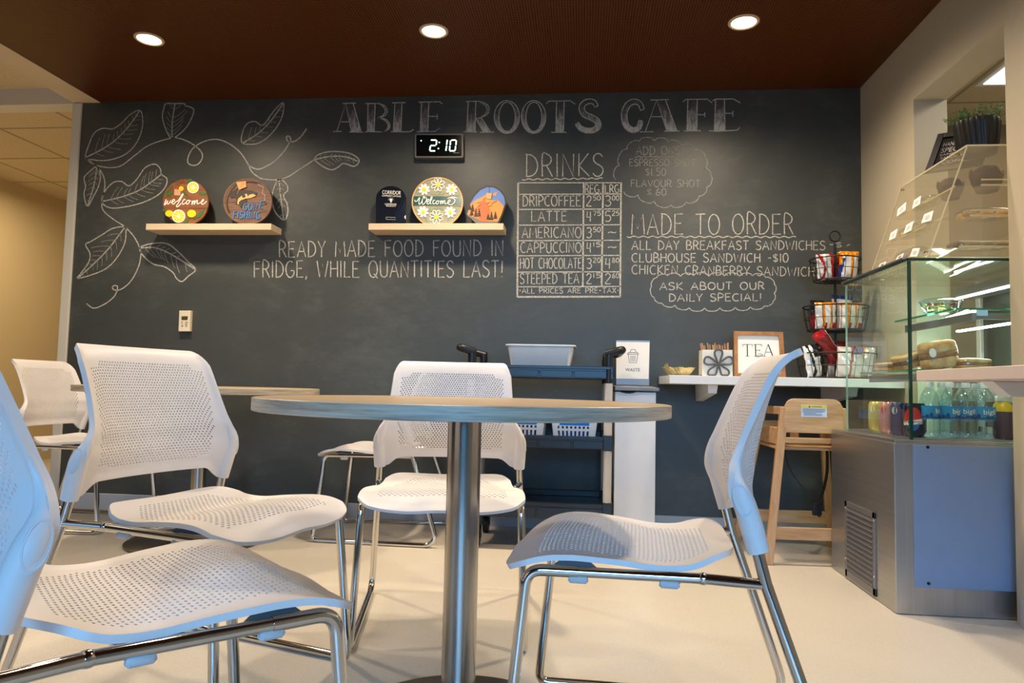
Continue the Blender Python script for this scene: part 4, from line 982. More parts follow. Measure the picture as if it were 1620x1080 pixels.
# slotted baskets on the middle tray
def slot_basket(label, x0, x1, y0, y1, z0, z1, group):
    t = thing('slotted_basket', label, 'basket', ((x0+x1)/2, (y0+y1)/2, z0), group); tap = .018
    mb = MB()
    def wall(a, b, nu):
        # a,b: bottom corner points ; top corners spread outward
        def P(u, v, off):
            p = np.array(a)*(1-u)+np.array(b)*u; c = np.array([(x0+x1)/2, (y0+y1)/2]); d = p[:2]-c; d = d/np.abs(d).max()*0
            k = 1+v*.16; q_ = c+(p[:2]-c)*k; nrm = np.array([b[1]-a[1], a[0]-b[0]]); nrm = nrm/np.linalg.norm(nrm); q_ = q_-nrm*off
            return (q_[0], q_[1], z0+(z1-z0)*v)
        us = [0, .12]+[.12+.76*(i+1)/(2*nu) for i in range(2*nu)]+[1.0]; vs = [0, .10, .36, .44, .52, 1.0]
        for i in range(len(us)-1):
            for j in range(len(vs)-1):
                if i % 2 == 1 and 0 < i < len(us)-2 and j in (1, 3): continue
                q8 = [P(us[i], vs[j], 0), P(us[i+1], vs[j], 0), P(us[i+1], vs[j], .003), P(us[i], vs[j], .003), P(us[i], vs[j+1], 0), P(us[i+1], vs[j+1], 0), P(us[i+1], vs[j+1], .003), P(us[i], vs[j+1], .003)]
                mb.hexa(q8)
    A, B, C_, D_ = (x0, y0), (x1, y0), (x1, y1), (x0, y1)
    for p, q_, n in ((A, B, 8), (B, C_, 8), (C_, D_, 8), (D_, A, 8)): wall(p, q_, n)
    mb.box(x0, x1, y0, y1, z0, z0+.004)
    build('basket_body', mb, M['whitep'], t)
    k = 1.085; cx = (x0+x1)/2; w = (x1-x0)
    build('front_panel', MB().prism([(cx-w*.36, y0-.009-.001, z0+(z1-z0)*.55), (cx+w*.36, y0-.010, z0+(z1-z0)*.55), (cx+w*.36, y0-.0165, z0+(z1-z0)*.98), (cx-w*.36, y0-.0165, z0+(z1-z0)*.98)], (0, -.001, 0)), M['blue'], t, label='blue front panel')
    return t
za = .5025
a = onY(876, 690, 3.40); b = onY(941, 690, 3.40)
slot_basket('white slotted basket with a blue panel, right one on the middle cart tray', a[0], b[0], 3.40, 3.62, za, .640, 'slotted baskets on the cart')
c = onY(794, 690, 3.40); d = onY(858, 690, 3.40)
slot_basket('white slotted basket with a blue panel, left one on the middle cart tray', c[0], d[0], 3.40, 3.62, za, .640, 'slotted baskets on the cart')
for x0, x1, lab in ((a[0], b[0], 'blue cloth bundle inside the right slotted basket'), (c[0], d[0], 'blue cloth bundle inside the left slotted basket')):
    cx = (x0+x1)/2
    o = build('cloth_bundle', MB().grid(lambda u, v: (cx+(x1-x0)*.36*math.copysign(abs(math.cos(2*PI*u))**.6, math.cos(2*PI*u))*math.sin(PI*v)**.5, 3.51+.075*math.copysign(abs(math.sin(2*PI*u))**.6, math.sin(2*PI*u))*math.sin(PI*v)**.5, za+.052-.046*math.cos(PI*v)+.008*math.sin(9*u*PI)*math.sin(PI*v)), 32, 12, 0, True, True), M['blue'])
    tag(o, lab, 'cloth', 'cloths in the baskets')

# ------------------------------------------------------------------ waste bin and its sign
BX0, BX1, BY0, BY1 = .160, .357, 3.50, 3.862
t = thing('waste_bin', 'tall slim white waste bin with a grey lid, between cart and counter', 'bin', ((BX0+BX1)/2, 3.65, 0))
build('body', MB().box(BX0, BX1, BY0, BY1, .0, .742), M['white'], t, .003)
build('lid', MB().hexa([(BX0-.002, BY0-.022, .748), (BX1+.014, BY0-.022, .748), (BX1+.014, BY1, .748), (BX0-.002, BY1, .748), (BX0-.002, BY0-.022, .768), (BX1+.014, BY0-.022, .764), (BX1+.014, BY1, .774), (BX0-.002, BY1, .774)]), M['grey'], t, .003)
build('lid_seal', MB().box(BX0+.01, BX1-.01, BY0+.01, BY1-.01, .740, .750), M['black'], t)
build('lid_handle', MB().grid(lambda u, v: (BX0+.005+.115*u, BY0-.010-.010*math.sin(PI*v), .748-.014*math.sin(PI*u)*v), 16, 4), M['black'], t)
SGY = 3.812
def D2(x, y): return (700+x/3, 500+y/3)
sp = lambda x, y, o=0.0: onY(*D2(x, y), SGY-o)
t = thing('waste_sign', 'small white waste sign with a bin symbol, standing on the waste bin', 'sign', onY(1000, 606, SGY))
zb = .7745; bl, br_, tl_, tr_ = sp(824, 330), sp(981, 330), sp(824, 114), sp(984, 116); bl[2] = br_[2] = zb
M['acry'] = plain('sign_acrylic_grey', (130, 136, 146), 0.2, vary=0.03)
build('holder', MB().prism([bl, br_, tr_, tl_], (0, .004, 0)), M['acry'], t, .0008)
build('foot', MB().box(bl[0], br_[0], SGY, SGY+.045, zb, zb+.003), M['acry'], t)
build('paper', MB().prism([sp(825, 296, .001), sp(978, 298, .001), sp(983, 124, .001), sp(825, 122, .001)], (0, .0008, 0)), M['paper'], t)
mb = MB(); M['navyink'] = plain('navy_ink', (52, 74, 104), 0.8, vary=0)
def sl(*pts, w=.0024): mb.ribbon([sp(x, y, .0016) for x, y in pts], w, NB)
sl((882,182),(887,220),(921,220),(927,182)); sl((877,180),(931,180)); sl((884,172),(925,172)); sl((877,180),(884,172)); sl((931,180),(925,172)); sl((890,170),(896,158),(913,158),(920,170))
for x in (895, 904, 913): sl((x-2,188),(x-2,214),(x+2,214),(x+2,188),(x-2,188), w=.0014)
build('bin_symbol', mb, M['navyink'], t, label='navy bin symbol'); mb = MB()
print_text(mb, 'WASTE', D2(868, 261), D2(937, 262), 15/3, lambda x, y: onY(x, y, SGY-.0016))
build('lettering', mb, M['navyink'], t, label='navy lettering')

# ------------------------------------------------------------------ wall counter
KZ = .826
t = thing('wall_counter', 'white wall-mounted counter under the menu, carrying the tea sign and snack stand', 'counter', (.93, 3.64, .74))
build('counter_top', MB().box(.407, RIGHT-.001, 3.39, WALL-.0005, .786, KZ), M['white'], t, .002)
for x in (.625, 1.27):
    build('bracket', MB().hexa([(x-.022, 3.50, .744), (x+.020, 3.50, .744), (x+.020, WALL-.001, .700), (x-.022, WALL-.001, .700), (x-.024, 3.49, .786), (x+.024, 3.49, .786), (x+.024, WALL-.001, .786), (x-.024, WALL-.001, .786)]), M['whitep'], t, .002)
# gold dish
c = onY(1073, 590, 3.50); mb = MB()
def dish(u, v):
    a = 2*PI*u; r = .040+.032*v**.8+.002*v*math.cos(8*a)+.002*math.sin(23*a+9*v)
    return (c[0]+r*math.cos(a)*1.05, 3.50+r*math.sin(a), KZ+.002+.036*v**1.2+.002*v*math.cos(8*a)+(.016*v*v if abs(a-3.7) < .22 else 0)+.0018*math.sin(31*a+7*v))
mb.grid(dish, 96, 10, 0, False, True); mb.add([dish(i/96, 0) for i in range(96)], [list(range(96))])
o = build('foil_dish', mb, M['gold']); sm = o.modifiers.new('skin', 'SOLIDIFY'); sm.thickness = .0012
tag(o, 'small crinkled gold dish at the left end of the white counter', 'dish')
# stick holder
HY = 3.47
def D3(x, y): return (1040+x/7.364, 520+y/7.364)
hp = lambda x, y, o=0.0: onY(*D3(x, y), HY-o)
A, B, C_, D_ = hp(522, 542), hp(878, 545), hp(875, 245), hp(524, 243); A[2] = B[2] = KZ+.0005
t = thing('stick_holder', 'white box holder with a dark grey flower outline, beside the tea sign', 'holder', ((A[0]+B[0])/2, HY+.05, KZ))
mb = MB(); mb.prism([A, B, C_, D_], (0, .008, 0)); mb.prism([p+np.array([0, .092, 0]) for p in (A, B, C_, D_)], (0, .008, 0)); mb.box(A[0], A[0]+.008, HY+.008, HY+.092, KZ+.0005, D_[2]); mb.box(B[0]-.008, B[0], HY+.008, HY+.092, KZ+.0005, C_[2]); mb.box(A[0], B[0], HY+.008, HY+.092, KZ+.0005, KZ+.006)
build('box', mb, plain('holder_white', (224, 222, 214), 0.6), t)
mb = MB(); ctr = (713, 408)
for k in range(5):
    a = -PI/2+2*PI*k/5; L = [(0, 0), (.35, -.14), (.72, -.27), (.95, -.20), (1.0, 0), (.95, .20), (.72, .27), (.35, .14)]
    P = crs([(ctr[0]+172*(u*math.cos(a)-v*math.sin(a)), ctr[1]+166*(u*math.sin(a)+v*math.cos(a))) for u, v in L], 5, True)
    mb.tube([hp(x, min(y, 540), .005) for x, y in P], .0042, 8, 0, True)
build('flower_outline', mb, M['greyw'], t, label='dark grey five-petal flower')
st0 = None; x0, x1 = A[0]+.014, B[0]-.018
for k in range(20):
    x = x0+(x1-x0)*(k % 10)/9*.92; y = HY+.028+(.030 if k > 9 else 0)+random.uniform(-.004, .004); lean = -.30+.032*(k % 10)+random.uniform(-.03, .03)
    if k == 0:
        st0 = build('stir_stick', MB().box(-.0028, .0028, -.0008, .0008, 0, .158), M['stick'], None, .0008, at=(0, 0, 0)); o = st0
    else: o = st0.copy(); COL.objects.link(o)
    o.location = (x+.012, y, KZ+.0065); o.rotation_euler = (random.uniform(-.04, .10), lean*.55, random.uniform(-.6, .6))
    o.scale = (1, 1, random.uniform(.90, 1.0))
    tag(o, 'thin wooden stir stick bunched in the white flower holder', 'stir stick', 'stir sticks in the holder')
# tea sign
q = Plq(3.70, .10); q.c = 3.70-.10*KZ
t = thing('tea_sign', 'wood-framed white tea sign leaning on the wall behind the right-hand chair', 'sign', (q.p(1200, 596)[0], 3.71, KZ))
o_ = [(1161, 523.5), (1239, 525), (1243.5, 598), (1162, 597)]; i_ = [(1167.3, 529.5), (1232.5, 531), (1236, 591), (1167.8, 590)]
for k in range(4):
    j = (k+1) % 4; build('frame_rail', MB().prism([q.p(*o_[k], .014), q.p(*o_[j], .014), q.p(*i_[j], .014), q.p(*i_[k], .014)], (0, .016, 0)), M['frame'], t, .0008)
build('panel', MB().prism([q.p(*p, .002) for p in ((1165, 527), (1235, 528), (1239, 594), (1165, 593))], (0, .003, 0)), M['paper'], t)
mb = MB()
def s3l(*pts, w=.0022): mb.ribbon([q.p(*D3(*p), .003) for p in pts], w, NB)
s3l((995,182),(1105,182), w=.0022); s3l((995,182),(996,208)); s3l((1105,182),(1105,208)); s3l((1047,182),(1049,318), w=.0050); s3l((1028,318),(1072,318))
s3l((1118,182),(1213,182)); s3l((1213,182),(1214,205)); s3l((1142,182),(1146,318), w=.0050); s3l((1144,250),(1192,250)); s3l((1192,238),(1193,262)); s3l((1125,318),(1224,318)); s3l((1224,318),(1226,292))
s3l((1243,318),(1290,180)); s3l((1290,180),(1345,318), w=.0050); s3l((1262,272),(1325,272)); s3l((1230,318),(1262,318)); s3l((1322,318),(1368,318))
mb.ribbon([q.p(*D3(*p), .0032) for p in crs([(1150,338),(1175,300),(1200,285),(1215,300),(1190,315),(1170,340)], 5)], .0016, NB)
build('lettering', mb, M['ink'], t, label='black serif lettering')

# ------------------------------------------------------------------ snack stand
SX, SY = 1.245, 3.645
t = thing('snack_stand', 'black three-tier wire basket stand at the right end of the counter', 'stand', (SX, SY, KZ))
def zat(py): return onY(1320, py, SY)[2]
def hoop(r, z): return [(SX+r*math.cos(2*PI*i/40), SY+r*math.sin(2*PI*i/40), z) for i in range(40)]
build('pole', MB().tube([(SX, SY, KZ+.012), (SX, SY, zat(385))], .0062, 10), M['blackm'], t)
zr = zat(383); build('handle_ring', MB().tube([(SX+.026*math.cos(2*PI*i/24), SY, zr+.030+.026*math.sin(2*PI*i/24)) for i in range(24)], .004, 8, 0, True), M['blackm'], t)
tiers = [(.118, .100, zat(411), zat(444)), (.150, .130, zat(486), zat(523)), (.183, .160, zat(560), KZ+.006)]
for R, rb, zt, zb in tiers:
    mb = MB(); mb.tube(hoop(R, zt), .0034, 8, 0, True); mb.tube(hoop(R*.955, zt+(zb-zt)*.5), .0018, 6, 0, True); mb.tube(hoop(rb, zb), .0030, 8, 0, True)
    nw = int(R*150)
    for i in range(nw):
        a = 2*PI*i/nw; ca, sa = math.cos(a), math.sin(a)
        mb.tube([(SX+R*ca, SY+R*sa, zt), (SX+R*.955*ca, SY+R*.955*sa, zt+(zb-zt)*.5), (SX+rb*ca, SY+rb*sa, zb)], .0015, 5)
    for i in range(8):
        a = PI*i/8; mb.tube([(SX+rb*math.cos(a), SY+rb*math.sin(a), zb-.001), (SX-rb*math.cos(a), SY-rb*math.sin(a), zb-.001)], .0017, 5)
    for r in (.3, .6): mb.tube(hoop(rb*r, zb-.001), .0015, 5, 0, True)
    build('wire_basket', mb, M['blackm'], t)
BAGC = {n: plain('snack_bag_'+n, c, 0.22, 0.25, vary=0.12) for n, c in dict(white=(226, 226, 224), red=(176, 26, 30), orange=(226, 140, 24), blue=(30, 66, 140), black=(30, 28, 28), maroon=(120, 26, 26)).items()}
def bag(label, c, w, h, d, rz, tilt, cols, fn, seed, group='snack bags on the stand'):
    rnd = random.Random(seed); ph = [rnd.uniform(0, 6) for _ in range(6)]
    nu, nv = 22, 26; mb = MB(); R3 = (Matrix.Rotation(rz, 3, 'Z') @ Matrix.Rotation(tilt[0], 3, 'X') @ Matrix.Rotation(tilt[1], 3, 'Y'))
    for s in (1, -1):
        vs = []
        for j in range(nv+1):
            for i in range(nu+1):
                u = 2*i/nu-1; v = 2*j/nv-1
                th = max(0, (1-abs(u)**3))**.7*max(0, 1-abs(v)**4)**.8*(.85+.2*math.sin(4*u+ph[0])*math.sin(3*v+ph[1]))
                pinch = 1-.05*(1-v*v)
                wr = .004*math.sin(14*u+ph[2])*abs(v)**3*(1-abs(v)**12)+.003*math.sin(9*v+7*u+ph[3])
                p = Vector((u*w/2*pinch, s*(d/2*th)+wr, (v+1)*h/2)); p = R3 @ p; vs.append((c[0]+p.x, c[1]+p.y, c[2]+p.z))
        fs = [(j*(nu+1)+i, j*(nu+1)+i+1, (j+1)*(nu+1)+i+1, (j+1)*(nu+1)+i) for j in range(nv) for i in range(nu)]
        b0 = len(mb.f); mb.add(vs, fs, 0, True)
        for k_, f in enumerate(fs):
            j, i = divmod(k_, nu); mb.mi[b0+k_] = fn((i+.5)/nu, (j+.5)/nv)
    o = build('snack_bag', mb, [BAGC[n] for n in cols], sharp=1.3); tag(o, label, 'snack bag', group); return o
z1, z2, z3 = tiers[0][3]+.004, tiers[1][3]+.004, tiers[2][3]+.004
bag('white and red snack bag, left one in the top wire basket', (SX-.052, SY-.025, z1), .085, .125, .05, .15, (.05, -.10), ['white', 'red'], lambda u, v: 1 if (.15 < u-.12*math.sin(4*v) < .32 or u > .78) else 0, 1)
bag('red snack bag beside the pole in the top wire basket', (SX-.012, SY+.040, z1), .085, .125, .045, -.2, (.05, .05), ['red', 'white'], lambda u, v: 1 if v < .25 and u < .5 else 0, 2)
bag('white, orange and blue snack bag, right one in the top wire basket', (SX+.052, SY-.02, z1), .090, .140, .055, -.15, (.02, .06), ['white', 'orange', 'blue'], lambda u, v: 1 if v > .86 or .60 < u < .72 or (u < .12 and v > .5) else (2 if u-.25*v < .10 and v < .75 else 0), 3)
bag('orange snack bag at the back of the top wire basket, behind the right bag', (SX+.055, SY+.04, z1), .08, .145, .04, .1, (.0, .04), ['orange', 'white'], lambda u, v: 1 if .3 < v < .6 else 0, 4)
stripe = lambda u, v: 1 if v > .90 or .28 < u < .40 or .62 < u < .72 else (2 if v < .22 and (.30 < u < .5 or u > .75) else 0)
bag('white snack bag with orange stripes, left in the middle wire basket', (SX-.065, SY-.055, z2), .105, .130, .055, .1, (.04, -.03), ['white', 'orange', 'red'], stripe, 5)
bag('white snack bag with an orange top, right front in the middle wire basket', (SX+.050, SY-.060, z2), .105, .128, .055, -.1, (.04, .02), ['white', 'orange', 'red'], stripe, 6)
bag('silvery blue snack bag poking up behind in the middle wire basket', (SX+.035, SY+.03, z2), .11, .175, .05, .2, (.0, .05), ['white', 'blue'], lambda u, v: 1 if v > .9 else 0, 7)
bag('dark snack bag lying behind at the left of the middle wire basket', (SX-.075, SY+.03, z2), .09, .150, .05, .4, (.0, -.02), ['black', 'maroon'], lambda u, v: 1 if v < .5 else 0, 8)
bag('black and white snack bag, leftmost in the bottom wire basket', (SX-.105, SY-.045, z3), .105, .160, .05, .35, (.05, -.22), ['white', 'black'], lambda u, v: 1 if .30 < u+.15*v < .42 or u > .72 or (v > .6 and u > .42) else 0, 9)
bag('maroon snack bag sticking up slanted from the bottom wire basket', (SX-.005, SY-.045, z3+.075), .075, .180, .045, .15, (.05, -.62), ['maroon', 'white', 'red'], lambda u, v: 1 if u > .90 else (2 if v > .8 else 0), 10)
bag('white snack bag with a red stripe, middle front of the bottom wire basket', (SX+.030, SY-.085, z3), .120, .145, .06, -.08, (.06, .05), ['white', 'red', 'blue'], lambda u, v: 1 if .42 < u-.1*v < .52 else (2 if v > .78 and u > .55 else 0), 11)
bag('white and orange snack bag at the right of the bottom wire basket, behind the glass', (SX+.105, SY-.03, z3), .10, .15, .05, -.5, (.0, .12), ['white', 'orange', 'blue'], lambda u, v: 1 if v > .7 and u < .6 else (2 if .35 < v < .55 and u < .4 else 0), 12)
bag('dark red snack bag at the back of the bottom wire basket', (SX+.03, SY+.06, z3), .11, .185, .05, .1, (.0, .05), ['maroon', 'white'], lambda u, v: 1 if v < .3 else 0, 13)

# ------------------------------------------------------------------ high chair
t = thing('high_chair', 'wooden restaurant high chair with a warning label, under the counter beside the display fridge', 'high chair', (1.03, 3.46, 0))
fl0, ft0 = np.array([.826, 3.268, 0]), np.array([.903, 3.300, .690]); bl0, bt0 = np.array([.775, 3.70, 0]), np.array([.885, 3.60, .680])
fr0, frt = np.array([1.225, 3.285, 0]), np.array([1.150, 3.300, .690]); br0, brt = np.array([1.235, 3.70, 0]), np.array([1.165, 3.60, .680])
for a, b in ((fl0, ft0), (fr0, frt), (bl0, bt0), (br0, brt)): build('leg', MB().bar(a, b, .036, .026, (0, 1, 0)), M['rubber'], t, .004)
def lp(a, b, z): return a+(b-a)*(z/b[2])
def rail(a, b, w, d, up=(0, 0, 1), mat='rubberh', name='rail'): return build(name, MB().bar(a, b, w, d, up), M[mat], t, .003)
rail(lp(fl0, ft0, .138), lp(fr0, frt, .138), .020, .054, name='stretcher'); rail(lp(bl0, bt0, .145), lp(br0, brt, .145), .020, .062, name='stretcher')
rail(lp(fl0, ft0, .675), lp(bl0, bt0, .672), .020, .036, name='arm_rail'); rail(lp(fr0, frt, .675), lp(br0, brt, .672), .020, .036, name='arm_rail')
rail(lp(fl0, ft0, .560), lp(bl0, bt0, .560), .018, .075, name='side_panel'); rail(lp(fr0, frt, .560), lp(br0, brt, .560), .018, .075, name='side_panel')
rail(lp(fl0, ft0, .545), lp(fr0, frt, .545), .024, .024, name='seat_rail')
build('seat_board', MB().box(.872, 1.180, 3.31, 3.62, .500, .514), M['rubberh'], t, .004)
rail(lp(bl0, bt0, .60), lp(br0, brt, .60), .018, .036, name='front_rail')
build('crotch_post', MB().box(1.01, 1.05, 3.585, 3.603, .514, .60), M['rubber'], t, .003)
y = 3.283; xa, xb = .902+.006, 1.150-.004
mb = MB(); mb.prism([(x, y, z) for x, z in [(xa-.012, .578), (xb+.010, .578), (xb+.004, .70)]+[(xb-.040+.040*math.cos(a), .700+.030*math.sin(a)) for a in np.linspace(0.1, PI/2, 7)]+[(xa+.040-.040*math.cos(a), .700+.030*math.sin(a)) for a in np.linspace(PI/2, 0.1, 7)]+[(xa-.004, .70)]], (0, .018, 0))
build('backrest_panel', mb, M['rubberh'], t, .003)
wx0, wx1, wz0, wz1 = .972, 1.082, .650, .703
lb = build('warning_label', MB().box(wx0, wx1, y-.0012, y, wz0, wz1), plain('label_pale_blue', (196, 210, 232), 0.5, vary=0.02), t, label='pale blue warning label with a yellow header')
build('label_header', MB().box(wx0+.001, wx1-.001, y-.0018, y-.0011, wz1-.013, wz1-.001), plain('label_yellow', (212, 196, 70), 0.5, vary=0.02), lb)
mb = MB(); pt = lambda x, z: (x, y-.0022, z)
vs, fs = font_geo('WARNING'); x0_, x1_ = vs[:, 0].min(), vs[:, 0].max(); mb.add([pt(wx0+.045+(a-x0_)/(x1_-x0_)*.042, wz1-.0105+b*.010) for a, b in vs], fs)
mb.add([pt(wx0+.030, wz1-.011), pt(wx0+.041, wz1-.011), pt(wx0+.0355, wz1-.003)], [(0, 1, 2)])
for i in range(7):
    z = wz1-.018-i*.0046; L = [.10, .098, .10, .09, .06, .085, .088][i]; mb.ribbon([pt(wx0+.005+(.005 if i > 3 else 0), z), pt(wx0+.003+L, z)], .0015, NB)
build('label_print', mb, plain('label_ink', (56, 66, 104), 0.8, vary=0), lb)
strap = crs([(.93, 3.40, .512), (.945, 3.38, .42), (1.00, 3.37, .33), (1.06, 3.37, .262)], 6)
build('strap', MB().tube(strap, .007, 8, flat=.3), M['black'], t)
build('strap', MB().tube(crs([(1.12, 3.40, .512), (1.115, 3.385, .40), (1.09, 3.375, .30), (1.068, 3.372, .25), (1.075, 3.372, .20)], 6), .016, 8, flat=.3), M['black'], t)
build('buckle', MB().box(1.045, 1.085, 3.362, 3.380, .205, .268), M['black'], t, .004)
# ------------------------------------------------------------------ refrigerated display counter
FX0, FX1, FY0, FY1 = 1.092, 1.760, 2.628, 3.262; FB = .588
M['ss'] = brushed('stainless_base', (190, 190, 188), (2, 2, 90), 0.36)
M['ssl'] = brushed('stainless_trim', (182, 184, 188), (60, 60, 3), 0.30)
M['panelb'] = plain('blue_grey_panel', (120, 142, 176), 0.42, 0.2, vary=0.03)
M['louvre'] = plain('grille_grey', (130, 130, 134), 0.4, 0.6, vary=0.04)
M['alu'] = plain('pale_aluminium', (206, 208, 204), 0.35, 0.5, vary=0.03)
M['darkp'] = plain('dark_fridge_door', (40, 44, 40), 0.42, vary=0.25)
M['glass'] = clear('fridge_glass', (248, 253, 250), 0.10, 0.01)
M['glassr'] = clear('rear_fridge_glass', (246, 252, 249), 0.0, 0.35)
M['gedge'] = plain('green_glass_edge', (14, 66, 56), 0.12, trans=0.25, vary=0.1)
t = thing('display_fridge', 'glass display fridge on a stainless steel base at the right, full of drinks and sandwiches', 'display fridge', (1.40, 2.95, 0))
base = build('base', MB().box(FX0, FX1, FY0, FY1, .002, FB), M['ss'], t, .002)
# front: pale frame strip with an inset blue-grey panel
px0 = onY(1443, 702, FY0)[0]; pz1 = onY(1443, 703, FY0)[2]; pz0 = onY(1447, 928, FY0)[2]
build('front_frame', MB().box(FX0+.001, FX1-.001, FY0-.004, FY0, .003, FB-.001), M['ssl'], t, .001)
build('front_panel', MB().box(px0, FX1-.004, FY0-.0065, FY0-.002, pz0, pz1), M['panelb'], t, .0015, label='blue-grey inset panel')
for p in ((1467.5, 707), (1469, 922.5)): c = onY(*p, FY0-.006); build('panel_screw', MB().cyl((c[0], FY0-.0085, c[2]), .0055, .003, 16, 0, 'y'), M['black'], t)
# side grille
a = onX(1338, 791, FX0); b = onX(1387, 944, FX0); c1 = onX(1387, 815, FX0); gy1, gy0 = a[1], b[1]; gz1 = a[2]; gz0 = b[2]
mb = MB(); w = .022; e = .005
mb.box(FX0-e, FX0, gy0, gy1, gz0, gz0+w*1.3); mb.box(FX0-e, FX0, gy0, gy1, gz1-w, gz1); mb.box(FX0-e, FX0, gy0, gy0+w, gz0, gz1); mb.box(FX0-e, FX0, gy1-w, gy1, gz0, gz1)
gr = build('side_grille', mb, M['louvre'], t, .001)
build('grille_painted_shade', MB().box(FX0-.0008, FX0-.0002, gy0+w, gy1-w, gz0+w, gz1-w), M['black'], gr)  # thin black sheet on the steel, painted-in shade between the louvres
n = 13
for i in range(n):
    z = gz0+w*1.3+(gz1-w-gz0-w*1.3)*(i+.15)/n; h = (gz1-gz0-2.3*w)/n
    build('louvre', MB().hexa([(FX0-.0075, gy0+w, z), (FX0-.0075, gy1-w, z), (FX0-.001, gy1-w, z+h*.62), (FX0-.001, gy0+w, z+h*.62), (FX0-.0075, gy0+w, z+.003), (FX0-.0075, gy1-w, z+.003), (FX0-.001, gy1-w, z+h*.62+.003), (FX0-.001, gy0+w, z+h*.62+.003)]), M['louvre'], gr)
for yy in (gy0+.008, gy1-.008):
    for zz in (gz0+.07, gz1-.03): build('grille_screw', MB().cyl((FX0-.0068, yy, zz), .004, .002, 10, 0, 'x'), M['alu'], gr)
build('ledge', MB().box(FX0+.004, FX1, FY0+.002, FY1, FB, .600), M['ssl'], t, .002)
GX, GY, GZ0, GZ1 = 1.150, 2.633, .600, 1.233
build('deck', MB().box(GX+.01, FX1-.03, FY0+.012, FY1-.01, .600, .606), M['ssl'], t)
g_ = .008
build('side_pane', MB().box(GX, GX+g_, GY+g_, FY1-.02, GZ0, GZ1), M['glass'], t, label='clear side glass pane')
build('front_pane', MB().box(GX+g_, FX1-.02, GY, GY+g_, GZ0, GZ1), M['glass'], t, label='clear front glass pane')
build('rear_side_pane', MB().box(GX+g_, FX1-.02, FY1-.02, FY1-.012, GZ0, GZ1), M['glassr'], t)
build('top_pane', MB().box(GX-.004, FX1-.02, GY-.004, FY1-.006, GZ1+.0005, GZ1+.010), M['glass'], t, label='clear top glass pane')
mb = MB(); mb.box(GX-.0005, GX+g_+.001, GY-.0005, GY+g_+.001, GZ0, GZ1)
mb.box(GX-.0055, FX1-.02, GY-.0055, GY-.0035, GZ1, GZ1+.0105); mb.box(GX-.0055, GX-.0035, GY-.0055, FY1-.006, GZ1, GZ1+.0105)
build('glass_edge', mb, M['gedge'], t, label='dark green glass edge')
build('top_trim', MB().box(GX-.012, GX+.012, GY+.02, FY1-.004, GZ1+.0106, GZ1+.016), M['ssl'], t)
build('side_edge', MB().box(GX, GX+g_, FY1-.0205, FY1-.019, GZ0, GZ1), plain('pale_glass_edge', (150, 186, 170), 0.2, trans=0.3), t)
# rear frame and doors
RX = 1.700
for yy in (FY1-.055, FY0+.02):
    build('rear_post', MB().box(RX-.01, RX+.012, yy, yy+.032, .606, GZ1), M['alu'], t, .002)
build('rear_track', MB().box(RX-.01, RX+.03, FY0+.02, FY1-.02, .606, .63), M['alu'], t)
build('rear_door', MB().box(RX+.004, RX+.010, FY0+.05, FY1-.055, .63, GZ1-.01), M['darkp'], t)
build('top_channel', MB().box(RX-.10, RX+.02, FY0+.03, FY1-.03, GZ1-.055, GZ1-.015), M['louvre'], t, .003)
M['led'] = plain('led_strip', (255, 252, 240), 0.4, vary=0, emit=((255, 250, 234), 11.0))
build('led_strip', MB().box(RX-.104, RX-.094, FY0+.04, FY1-.04, GZ1-.062, GZ1-.054), M['led'], t, label='lit white LED strip')
s1 = 1.068
build('glass_shelf', MB().box(1.345, 1.685, FY0+.075, FY1-.05, s1, s1+.007), M['glass'], t)
mb = MB(); mb.box(1.343, 1.345, FY0+.073, FY1-.05, s1, s1+.0075); mb.box(1.343, 1.685, FY0+.073, FY0+.075, s1, s1+.0075); build('shelf_edge', mb, plain('shelf_green_edge', (40, 140, 110), 0.15, trans=0.3), t, label='green glass shelf edge')
build('shelf_bracket', MB().box(1.385, 1.400, FY0+.05, FY1-.05, s1-.042, s1-.012), M['louvre'], t, .002)
build('shelf_bracket', MB().box(1.400, 1.685, FY0+.05, FY0+.062, s1-.036, s1-.014), M['louvre'], t, .002)
build('led_strip', MB().box(1.585, 1.597, FY0+.06, FY1-.07, s1-.040, s1-.032), M['led'], t, label='lit white LED strip')
build('clip', MB().box(1.400, 1.436, FY0+.045, FY0+.052, s1-.024, s1-.003), plain('pale_blue_clip', (170, 206, 240), 0.3), t)
s2 = .842
build('glass_shelf', MB().box(1.200, 1.685, FY0+.035, FY1-.05, s2, s2+.007), M['glass'], t)
mb = MB(); mb.box(1.198, 1.200, FY0+.033, FY1-.05, s2, s2+.0075); mb.box(1.198, 1.685, FY0+.033, FY0+.035, s2, s2+.0075); build('shelf_edge', mb, plain('shelf_green_edge2', (40, 140, 110), 0.15, trans=0.3), t, label='green glass shelf edge')
build('shelf_bracket', MB().box(1.235, 1.250, FY0+.03, FY1-.05, s2-.034, s2-.006), M['louvre'], t, .002)
mb = MB()
for i in range(16): z = .80-.004*i; mb.box(1.60-.002*i, 1.606-.002*i, FY0+.06, FY1-.06, z-.0025, z)
build('air_vent', mb, M['alu'], t)
l = area('fridge_led_light', (RX-.12, 2.95, GZ1-.07), (1.40, 2.95, .85), .06, .50, 3.0, (0.95, 1.0, 0.90))
l = area('fridge_led_light', (1.56, 2.95, s1-.048), (1.40, 2.95, .62), .06, .46, 3.4, (0.95, 1.0, 0.90))
